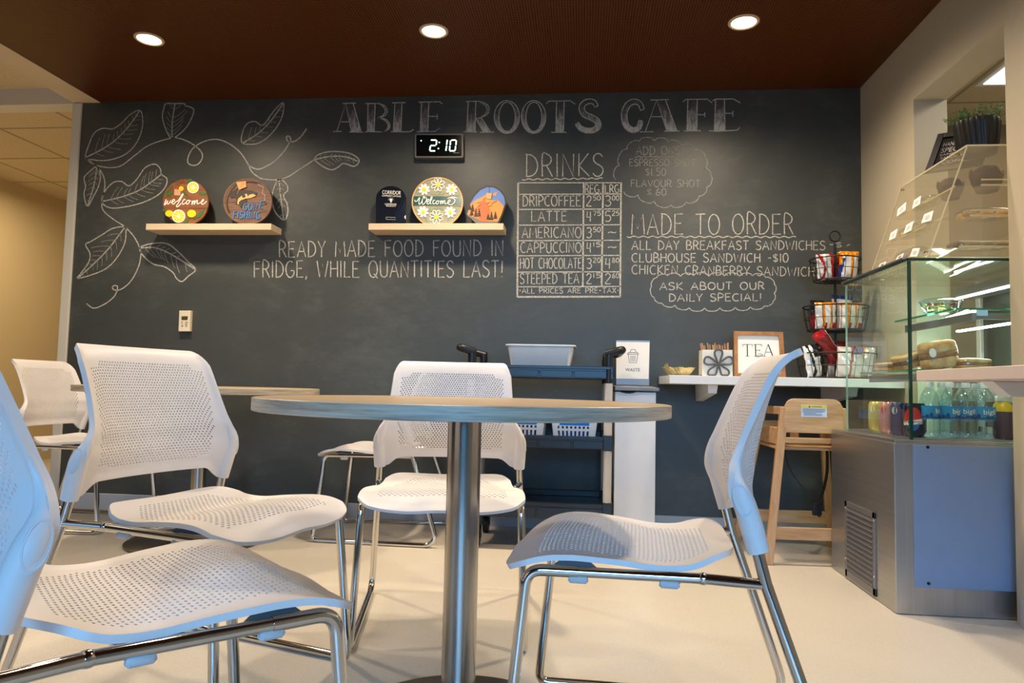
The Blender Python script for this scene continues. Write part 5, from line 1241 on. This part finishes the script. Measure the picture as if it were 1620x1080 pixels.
# drinks on the deck
DZ = .6065
M['pet'] = clear('clear_bottle', (232, 243, 248), 0.9, 0.05); M['lab'] = plain('water_label_blue', (36, 140, 206), 0.35, vary=0.04); M['labd'] = plain('water_label_navy', (22, 66, 128), 0.4); M['cap'] = plain('white_cap', (230, 232, 230), 0.45)
M['water'] = plain('bottle_water', (240, 248, 250), 0.03, trans=1.0, ior=1.33, vary=0)
def bottle(label, x, y, rot=0.0):
    t = thing('water_bottle', label, 'water bottle', (x, y, DZ), 'water bottles in the fridge')
    pr = [(0, .002), (.026, .0), (.0315, .006), (.0325, .014), (.0305, .022), (.0325, .030), (.0305, .038), (.0325, .046), (.0305, .054), (.0325, .064), (.0325, .118), (.0318, .130), (.029, .146), (.022, .162), (.0145, .173), (.0122, .178), (.0122, .190)]
    build('bottle_body', MB().lathe(pr, (x, y, DZ), 32), M['pet'], t)
    build('water_label', MB().lathe([(.0329, .066), (.0331, .067), (.0331, .112), (.0329, .113)], (x, y, DZ), 40), M['lab'], t)
    mb = MB()
    for k in range(14):
        a = k*.42+rot; h = .007+.007*((k*7) % 3); mb.add([(x+.0334*math.cos(a+d), y+.0334*math.sin(a+d), DZ+z) for d, z in ((0, .070), (.2, .070), (.4, .070), (.4, .070+h*.6), (.2, .070+h), (0, .070+h*.6))], [(0, 1, 4, 5), (1, 2, 3, 4)])
    build('label_skyline', mb, M['labd'], t)
    vs, fs = font_geo('big8'); mb = MB(); x0_, x1_ = vs[:, 0].min(), vs[:, 0].max(); a0 = -PI*.5-.70+rot
    mb.add([(x+.0337*math.cos(a0+(p-x0_)/(x1_-x0_)*1.25), y+.0337*math.sin(a0+(p-x0_)/(x1_-x0_)*1.25), DZ+.088+q_*.024) for p, q_ in vs], fs); build('label_print', mb, M['paper'], t)
    build('cap', MB().lathe([(0, .180), (.0150, .180), (.0152, .181), (.0152, .196), (.0140, .1985), (0, .1985)], (x, y, DZ), 28), M['cap'], t)
    return t
fx = lambda px, y: onY(px, 690, y)[0]
spots = [(1471, 2.695, .9, 'clear water bottle with a blue label, first from the glass corner in the fridge'), (1503, 2.690, .55, 'clear water bottle with a blue label, second from the glass corner in the fridge'), (1529, 2.720, .0, 'clear water bottle with a blue label, third from the glass corner in the fridge'), (1559, 2.695, .1, 'clear water bottle with a blue label, farthest right in the front row of the fridge'),
         (1492, 2.80, .3, 'clear water bottle standing behind the first front bottle in the fridge'), (1519, 2.81, .3, 'clear water bottle standing behind the second front bottle in the fridge'), (1546, 2.82, .3, 'clear water bottle standing behind the third front bottle in the fridge')]
for px, y, r, lab in spots: bottle(lab, fx(px, y), y, r)
def juice(label, x, y):
    t = thing('juice_bottle', label, 'juice bottle', (x, y, DZ), 'juice bottles in the fridge')
    build('bottle_body', MB().lathe([(0, 0), (.028, 0), (.031, .005), (.031, .100), (.026, .120), (.0185, .130), (.0185, .136)], (x, y, DZ), 28), plain('dark_purple_juice', (86, 56, 86), 0.15, vary=0.1), t)
    build('neck_wrap', MB().lathe([(.0316, .098), (.0312, .103), (.0265, .1215), (.0190, .131), (.0188, .133)], (x, y, DZ), 28), plain('yellow_wrap', (228, 190, 40), 0.35), t)
    build('cap', MB().lathe([(0, .134), (.0205, .134), (.0205, .152), (.019, .154), (0, .154)], (x, y, DZ), 28), M['cap'], t)
juice('dark juice bottle with a yellow shoulder, right of the water bottles', fx(1588, 2.74), 2.74)
juice('dark juice bottle with a white cap, behind the other juice bottle', fx(1586, 2.84), 2.84)
def can(label, px, y, c1, c2, kind):
    x = max(fx(px, y), 1.196); t = thing('drink_can', label, 'can', (x, y, DZ), 'drink cans in the fridge'); h = .120
    cm = plain('can_'+kind, c1, 0.25, 0.4, vary=0.12); cm2 = plain('can_mark_'+kind, c2, 0.3, 0.2, vary=0.1)
    build('can_body', MB().lathe([(0, .003), (.024, .0), (.0275, .006), (.033, .016), (.033, h-.014), (.0275, h-.002), (.0265, h), (.0255, h-.002), (0, h-.003)], (x, y, DZ), 36), [cm], t)
    R = .0333
    def pt(a, z): return (x+R*math.cos(a), y+R*math.sin(a), DZ+z)
    if kind == 'cola':
        white = M['paper']; mb = MB(); a0 = -PI/2-.45
        def patch(z0f, z1f, wid, m):
            n = 20
            for i in range(n):
                u0, u1 = -1+2*i/n, -1+2*(i+1)/n
                mb.add([pt(a0+u0*wid, z0f(u0)), pt(a0+u1*wid, z0f(u1)), pt(a0+u1*wid, z1f(u1)), pt(a0+u0*wid, z1f(u0))], [(0, 1, 2, 3)], m)
        c_ = lambda u: math.sqrt(max(0, 1-u*u))
        patch(lambda u: .060+.006*u, lambda u: .060+.046*c_(u), 1.0, 0)
        patch(lambda u: .044+.003*u, lambda u: .0605+.006*u, 1.05, 1)
        patch(lambda u: .060-.038*c_(u), lambda u: .0445+.003*u, .72, 2)
        R = .0336; vs, fs = font_geo('PEPSI'); x0_, x1_ = vs[:, 0].min(), vs[:, 0].max()
        mb.add([pt(a0-.92+(p-x0_)/(x1_-x0_)*1.84, .0475+q_*.0145) for p, q_ in vs], fs, 3)
        build('can_print', mb, [plain('cola_red', (196, 44, 44), 0.3), white, plain('cola_blue', (30, 90, 170), 0.3), M['ink']], t)
    else:
        mb = MB()
        for k in range(5):
            a = k*1.25; z = .035+.012*k % .05+.02; mb.add([pt(a+.34*math.cos(q_*PI/5), z+.014*math.sin(q_*PI/5)) for q_ in range(10)], [list(range(10))])
        build('can_print', mb, cm2, t)
can('black and red cola can by the glass corner of the fridge', 1426, 2.715, (30, 40, 66), (200, 50, 50), 'cola')
can('blue drink can right of the glass corner, next to the water bottles', 1450, 2.795, (44, 84, 116), (20, 40, 70), 'blue')
can('dark blue drink can behind the cola can', 1411, 2.825, (24, 56, 120), (190, 200, 210), 'navy')
can('pink drink can, second from the back in the fridge', 1399, 2.925, (214, 150, 150), (190, 60, 70), 'pink')
can('pale yellow drink can, farthest back in the fridge', 1384, 3.030, (214, 200, 110), (240, 240, 220), 'yellow')
# salad bowl
c = onY(1489, 490, 2.93); zc = s1+.008
t = thing('salad_bowl', 'clear bowl of fruit salad on the upper fridge shelf', 'bowl', (c[0], 2.93, zc))
build('bowl', MB().lathe([(0, .001), (.052, .0), (.058, .006), (.074, .046), (.076, .048), (.0735, .047), (.056, .008), (0, .003)], (c[0], 2.93, zc), 40), M['pet'], t)
build('lid', MB().lathe([(.077, .047), (.078, .050), (.06, .060), (0, .062)], (c[0], 2.93, zc), 40), M['pet'], t)
FR = {'pale melon chunk': (206, 200, 120), 'green kiwi chunk': (122, 150, 50), 'red berry': (170, 40, 60)}
fm = {n_: plain('fruit_'+n_.split()[0], v, 0.35, vary=0.2) for n_, v in FR.items()}
rnd = random.Random(4); k = 0
mb3 = {n_: MB() for n_ in FR}
for lay in range(3):
    r0 = (.042, .050, .058)[lay]
    for i in range(16):
        a = rnd.uniform(0, 6.28); r = r0*math.sqrt(rnd.uniform(.3, 1)); n_ = 'red berry' if lay == 2 and rnd.random() < .5 else rnd.choice(list(FR)[:2])
        mb3[n_].sphere((c[0]+r*math.cos(a), 2.93+r*math.sin(a), zc+.011+.013*lay), .0085, 8, 0, (1.2, rnd.uniform(.8, 1.2), .8))
mbf = MB(); mats = []
for i, n_ in enumerate(FR):
    b0 = len(mbf.f); mbf.add(mb3[n_].v, mb3[n_].f, i, True); mats.append(fm[n_])
tag(build('fruit', mbf, mats, t, label='cut melon, kiwi and berries'), kind='stuff')
# wrapped sandwiches on the lower shelf
k = NT('toasted_bread'); f = k.noise(k.coords(), 26.0, 5, 0.65); k.l(k.ramp(f, (0.3, rgb(168, 116, 60)), (0.5, rgb(206, 164, 106)), (0.72, rgb(226, 200, 150))), k.b.inputs['Base Color']); k.b.inputs['Roughness'].default_value = 0.5; k.bump(f, 0.4, 0.004); M['bread'] = k.m
k = NT('bread_crust'); f = k.noise(k.coords(), 20.0, 4); k.l(k.ramp(f, (0.3, rgb(120, 70, 30)), (0.7, rgb(170, 112, 56))), k.b.inputs['Base Color']); k.b.inputs['Roughness'].default_value = 0.5; M['crust'] = k.m
M['wrap'] = clear('cling_film', (248, 248, 248), 0.9, 0.16)
def loaf(label, px, py, y, w, d, h, rx=0.0, rz=0.0, sticker=False):
    b = onY(px, py, y); c = np.array([b[0], y, s2+.0085]); t = thing('wrapped_sandwich', label, 'sandwich', c, 'wrapped sandwiches in the fridge')
    R3 = Matrix.Rotation(rz, 3, 'Z') @ Matrix.Rotation(rx, 3, 'Y')
    def blob(sc, z0, z1, e=.45):
        pts = []
        for v in range(13):
            for u in range(29):
                th = 2*PI*u/28; ph = PI*v/12; cc = lambda q_: math.copysign(abs(q_)**e, q_)
                pts.append((w/2*sc*cc(math.cos(th))*abs(math.sin(ph))**e, d/2*sc*cc(math.sin(th))*abs(math.sin(ph))**e, (z0+z1)/2-(z1-z0)/2*cc(math.cos(ph))))
        return pts
    def put(pts, name, m):
        P = [R3 @ Vector(p) for p in pts]; return P
    lo_ = min((R3 @ Vector(p)).z for p in blob(1.03, 0, h))
    def add(name, pts, m):
        mb = MB(); P = [R3 @ Vector(p) for p in pts]; mb.add([(c[0]+p.x, c[1]+p.y, c[2]+p.z-lo_) for p in P], [(j*29+i, j*29+i+1, (j+1)*29+i+1, (j+1)*29+i) for j in range(12) for i in range(28)], 0, True); return build(name, mb, m, t)
    add('lower_slice', blob(.97, .001, h*.45), M['bread']); add('filling', blob(.98, h*.38, h*.60), M['crust']); add('upper_slice', blob(1.0, h*.52, h-.001, .55), M['bread']); add('wrapper', blob(1.03, 0, h, .55), M['wrap'])
    if sticker:
        p0 = R3 @ Vector((-.02, -d/2*1.035, h*.62)); mb = MB(); mb.add([(c[0]+(R3 @ Vector((-.045+.013*math.cos(a), -d/2*1.045, h*.60+.017*math.sin(a)))).x, c[1]+(R3 @ Vector((-.045+.013*math.cos(a), -d/2*1.045, h*.60))).y, c[2]-lo_+(R3 @ Vector((-.045+.013*math.cos(a), -d/2*1.045, h*.60+.017*math.sin(a)))).z) for a in np.linspace(0, 6.1, 18)], [list(range(18))]); build('sticker', mb, M['paper'], t)
loaf('flat wrapped sandwich at the left of the lower fridge shelf', 1410, 585, 3.02, .11, .10, .036, 0, .1)
loaf('leaning wrapped sandwich beside the glass corner on the lower fridge shelf', 1445, 585, 2.90, .125, .11, .062, -.30, .1)
loaf('large upright wrapped sandwich with a round sticker on the lower fridge shelf', 1488, 585, 2.80, .118, .10, .110, -.16, .05, True)
loaf('low wrapped sandwich at the right of the lower fridge shelf', 1537, 584, 2.76, .115, .10, .046, .02, .0)

# ------------------------------------------------------------------ pastry case on top of the fridge
M['acr'] = clear('clear_acrylic', (254, 252, 247), 0.30, 0.03, 0.06); M['acre'] = plain('acrylic_edge', (226, 216, 184), 0.15, trans=0.4, vary=0.03)
PZ0, PZ1 = 1.2495, 1.655; XA, XB, PY0, PY1, XC = 1.226, 1.366, 2.652, 3.180, 1.690
kx = (XB-XA)/(PZ1-PZ0)
t = thing('pastry_case', 'clear acrylic pastry case with a slanted side and price cards, on the fridge top', 'pastry case', (1.45, 2.91, PZ0))
th = .004
build('slanted_side', MB().hexa([(XA, PY0+th, PZ0), (XA+th, PY0+th, PZ0), (XA+th, PY1-th, PZ0), (XA, PY1-th, PZ0), (XB, PY0+th, PZ1), (XB+th, PY0+th, PZ1), (XB+th, PY1-th, PZ1), (XB, PY1-th, PZ1)]), M['acr'], t)
def trap(y0, y1): return MB().prism([(XA, y0, PZ0), (XC, y0, PZ0), (XC, y0, PZ1), (XB, y0, PZ1)], (0, y1-y0, 0))
build('front_side', trap(PY0, PY0+th), M['acr'], t); build('rear_side', trap(PY1-th, PY1), M['acr'], t)
build('top_sheet', MB().box(XB, XC, PY0, PY1, PZ1, PZ1+th), M['acr'], t)
build('bottom_sheet', MB().box(XA, XC, PY0, PY1, PZ0-.003, PZ0), M['acr'], t)
mb = MB()
for y in (PY0, PY1):
    mb.bar((XA, y, PZ0), (XB, y, PZ1), .004, .004, (0, 1, 0))
mb.bar((XB, PY0-.001, PZ1+.002), (XC, PY0-.001, PZ1+.002), .003, .006); mb.bar((XB-.001, PY0, PZ1+.002), (XB-.001, PY1, PZ1+.002), .003, .006); mb.bar((XA, PY0, PZ0), (XA, PY1, PZ0), .003, .003); mb.bar((XA, PY0, PZ0+.001), (XC, PY0, PZ0+.001), .003, .003)
build('sheet_edges', mb, M['acre'], t, label='pale edges of the acrylic sheets')
def hingez(p): return p
for y, z in ((PY0+.03, PZ0+.025), (PY1-.03, PZ0+.02), (PY0+.03, PZ1-.02), (PY1-.03, PZ1-.02)):
    x = XA+(z-PZ0)*kx; build('fixing', MB().cyl((x-.006, y, z), .005, .010, 10, 0, 'x'), M['chrome'], t)
trz = [1.288, 1.400, 1.512]
for z in trz:
    x = XA+(z-PZ0)*kx+.012
    mb = MB(); mb.box(x, XC-.01, PY0+.010, PY1-.010, z-.003, z)
    tr_o = build('tray', mb, M['acr'], t)
    mb = MB(); mb.tube([(x+.09, PY0+.013, z+.004), (XC-.01, PY0+.013, z+.004)], .004, 8); mb.tube([(x+.09, PY0+.013, z+.024), (XC-.01, PY0+.013, z+.024)], .003, 8); mb.box(x-.002, x, PY0+.01, PY1-.01, z-.003, z+.002)
    build('tray_rail', mb, M['acre'], t)
def onS(px, py, off=0.0):
    # a pixel on the real slanted side (plane x = XA + kx (z - PZ0))
    d = ray(px, py); tt = (XA-off+kx*(EYE-PZ0))/(d[0]-kx*d[2]); return O0+d*tt
def DA(x, y): return (1370+x/5.4, 230+y/5.4)
cards = [((272,545),(342,483),(335,552),(263,605)), ((410,470),(468,428),(460,500),(394,540)), ((498,588),(576,555),(555,640),(470,665)), ((345,680),(405,645),(385,725),(320,755)), ((212,748),(270,710),(250,785),(195,812)), ((400,880),(460,875),(435,948),(373,948)), ((270,948),(322,918),(312,952),(252,978)), ((118,1012),(172,990),(160,1022),(108,1040))]
for cd_ in cards:
    P = [onS(*DA(*p), .0015) for p in cd_]; ca = build('price_card', MB().prism(P, (.0008, 0, 0)), M['paper'], t)
    P = [onS(*DA(*p), .0022) for p in cd_]; mb = MB()
    for v, u0, u1 in ((.38, .25, .75), (.55, .2, .8), (.72, .3, .7)):
        L_ = lambda u: (P[0]*(1-u)+P[1]*u)*(1-v)+(P[3]*(1-u)+P[2]*u)*v
        mb.ribbon([L_(u0), L_(u1)], .0022, (-1, 0, .33))
    build('card_print', mb, M['grey'], ca)
M['choc'] = plain('chocolate_muffin', (54, 32, 22), 0.75, vary=0.3); M['liner'] = plain('brown_paper_liner', (70, 40, 30), 0.7, vary=0.15)
def muffin(label, x, y, z, s=1.0):
    t = thing('chocolate_muffin', label, 'muffin', (x, y, z), 'chocolate muffins')
    def lin_(u, v):
        a = 2*PI*u; r = s*(.028+.017*v); h = s*(.050+.016*max(0, math.cos(4*a)))*v; return (x+r*math.cos(a), y+r*math.sin(a), z+h)
    o = build('paper_liner', MB().grid(lin_, 64, 6, 0, True, True), M['liner'], t); o.modifiers.new('skin', 'SOLIDIFY').thickness = .001
    build('cake', MB().grid(lambda u, v: (x+s*.041*math.cos(2*PI*u)*math.sin(PI*v)**.8, y+s*.041*math.sin(2*PI*u)*math.sin(PI*v)**.8, z+s*(.040-.038*math.cos(PI*v)+.002*math.sin(17*u*6.28)*math.sin(PI*v))), 32, 14, 0, True, True), M['choc'], t)
muffin('dark chocolate muffin in a pointed paper liner, left one on the top pastry tray', 1.402, 2.845, trz[2]+.001, 1.05)
muffin('dark chocolate muffin in a pointed paper liner, right one on the top pastry tray', 1.480, 2.745, trz[2]+.001, 1.25)
def clam(label, x, y, z, w, d, h, fill_, rough=.7):
    t = thing('pastry_pack', label, 'pastry pack', (x, y, z), 'packed pastries in the acrylic case')
    def sh(u, v):
        a = 2*PI*u; cc = lambda q_: math.copysign(abs(q_)**.45, q_); s_ = abs(math.sin(PI*v))**.45; return (x+w/2*cc(math.cos(a))*s_, y+d/2*cc(math.sin(a))*s_, z+h/2-h/2*cc(math.cos(PI*v)))
    build('clear_pack', MB().grid(sh, 28, 10, 0, True, True), M['pet'], t)
    rnd = random.Random(int(x*1000+z*777)); mb = MB()
    nx, ny = max(1, round(w/.05)), max(1, round(d/.05))
    fm_ = plain('pastry_fill_%d' % len(bpy.data.materials), fill_, rough, vary=0.35)
    for i in range(nx):
        for j in range(ny):
            m1 = MB().grid(lambda u, v: (x-w/2+(i+.5)*w/nx+.42*w/nx*math.cos(2*PI*u)*math.sin(PI*v)**.6, y-d/2+(j+.5)*d/ny+.42*d/ny*math.sin(2*PI*u)*math.sin(PI*v)**.6, z+.003+h*.33*(1-math.cos(PI*v))+.003*math.sin(u*40+i)*math.sin(PI*v)), 18, 8, 0, True, True)
            build('pastry', m1, fm_, t)
clam('clear pack of pale granola pastry, back left on the middle pastry tray', 1.335, 3.00, trz[1]+.001, .060, .19, .045, (196, 158, 100))
clam('clear pack of golden pastry, front of the middle pastry tray', 1.45, 2.72, trz[1]+.001, .17, .09, .040, (206, 142, 70))
clam('clear pack of pale pastry under the muffins, back of the top pastry tray', 1.375, 2.98, trz[2]+.001, .055, .16, .040, (204, 172, 118))
clam('clear pack of reddish brown cookies, back left on the bottom pastry tray', 1.300, 2.95, trz[0]+.001, .06, .20, .048, (168, 112, 76))
clam('clear pack of dark brown squares, front of the bottom pastry tray', 1.43, 2.72, trz[0]+.001, .20, .09, .030, (110, 66, 40))
# black framed sign on the case
tlp = onY(1484, 214, 3.00); blp = onZ(1462, 276, PZ1+th+.001)
ex = np.array([.86, -.51, 0]); wv = .20
up_ = tlp-blp; ex = ex/np.linalg.norm(ex)
nr = np.cross(ex, up_); nr /= np.linalg.norm(nr)
if nr[1] > 0: nr = -nr
t = thing('framed_menu_sign', 'black framed sign with white lettering, behind the plant pot on the pastry case', 'sign', blp)
F_ = lambda u, v, o=0.0: blp+ex*wv*u+up_*v+nr*o
mb = MB()
for (u0, u1, v0, v1) in ((0, .13, 0, 1), (.87, 1, 0, 1), (.13, .87, .87, 1), (.13, .87, 0, .13)): mb.prism([F_(u0, v0, .0), F_(u1, v0, .0), F_(u1, v1, .0), F_(u0, v1, .0)], nr*.016)
build('frame', mb, plain('black_frame', (18, 16, 16), 0.3), t, .002)
build('panel', MB().prism([F_(.1, .1), F_(.9, .1), F_(.9, .9), F_(.1, .9)], nr*.004), plain('dark_print_panel', (44, 42, 44), 0.5), t)
mb = MB()
def ft(text, v, h, u0, u1):
    vs, fs = font_geo(text); a0, a1 = vs[:, 0].min(), vs[:, 0].max(); mb.add([F_(u0+(p-a0)/(a1-a0)*(u1-u0), v+q_/.7*h, .0052) for p, q_ in vs], fs)
ft('HAND-CRAFTED', .66, .10, .17, .83); ft('SPECIALTY', .50, .12, .17, .83); ft('SANDWICHES', .42, .05, .17, .83); ft('SANDWICHES', .33, .06, .2, .8); ft('COFFEE', .2, .08, .25, .75)
build('lettering', mb, M['paper'], t, label='white lettering')
# plant pot
pc = (1.460, 2.765); pz = PZ1+th+.001
t = thing('potted_fern', 'small green artificial plant in a fluted black pot on top of the pastry case', 'plant', (pc[0], pc[1], pz))
def pot(u, v):
    a = 2*PI*u; fl = 1+.045*abs(math.sin(a*9+ (1.2*v)))*(1 if v < .97 else .4); r = (.060+.016*v**.7)*fl; return (pc[0]+r*math.cos(a), pc[1]+r*math.sin(a), pz+.122*v)
mb = MB().grid(pot, 144, 14, 0, True, True); mb.add([pot(i/144, 0) for i in range(144)], [list(range(144))[::-1]])
mb.lathe([(.076, .122), (.068, .122), (.066, .105), (0, .105)], (pc[0], pc[1], pz), 48)
build('pot', mb, plain('black_ceramic', (22, 20, 20), 0.35, vary=0.05), t)
mb = MB(); rnd = random.Random(3)
for s_ in range(46):
    a = rnd.uniform(0, 2*PI); r = .060*math.sqrt(rnd.random()); b0 = np.array([pc[0]+r*math.cos(a), pc[1]+r*math.sin(a), pz+.105]); out_ = np.array([math.cos(a), math.sin(a), 0])*rnd.uniform(.2, 1.0)*(.3+r/.06); L = rnd.uniform(.045, .085)
    P = [b0+out_*L*q_*q_*.8+np.array([0, 0, L*(q_-.28*q_*q_*np.linalg.norm(out_))]) for q_ in np.linspace(0, 1, 6)]
    mb.tube(P, .0009, 5)
    for k in range(1, 6):
        for _ in range(4):
            d = np.array([rnd.uniform(-1, 1), rnd.uniform(-1, 1), rnd.uniform(-.1, .9)]); d /= np.linalg.norm(d); sd = np.cross(d, [0, 0, 1.0]); sd /= np.linalg.norm(sd)+1e-6; l_ = rnd.uniform(.012, .020)
            mb.add([P[k], P[k]+d*l_*.4+sd*.0018, P[k]+d*l_, P[k]+d*l_*.4-sd*.0018], [(0, 1, 2), (0, 2, 3)])
build('foliage', mb, plain('fern_green', (70, 116, 66), 0.5, vary=0.3), t)

# ------------------------------------------------------------------ wall slab in front of the fridge
t = thing('wall_slab', 'pinkish white wall-mounted slab in front of the fridge, at the right edge', 'counter', (1.25, 1.7, .76))
build('slab', MB().box(1.037, RIGHT-.0005, .9, 2.33, .800, .833), plain('pinkish_laminate', (216, 200, 192), 0.45, vary=0.02), t, .002)
for y in (2.12, 1.2):
    x = onY(1560, 602, y)[0]; x2 = onY(1590, 625, y)[0]
    if y < 2: x, x2 = 1.14, 1.21
    build('bracket', MB().hexa([(x2, y-.03, .757), (RIGHT-.001, y-.03, .757), (RIGHT-.001, y+.03, .757), (x2, y+.03, .757), (x, y-.03, .7995), (RIGHT-.001, y-.03, .7995), (RIGHT-.001, y+.03, .7995), (x, y+.03, .7995)]), M['whitep'], t, .002)
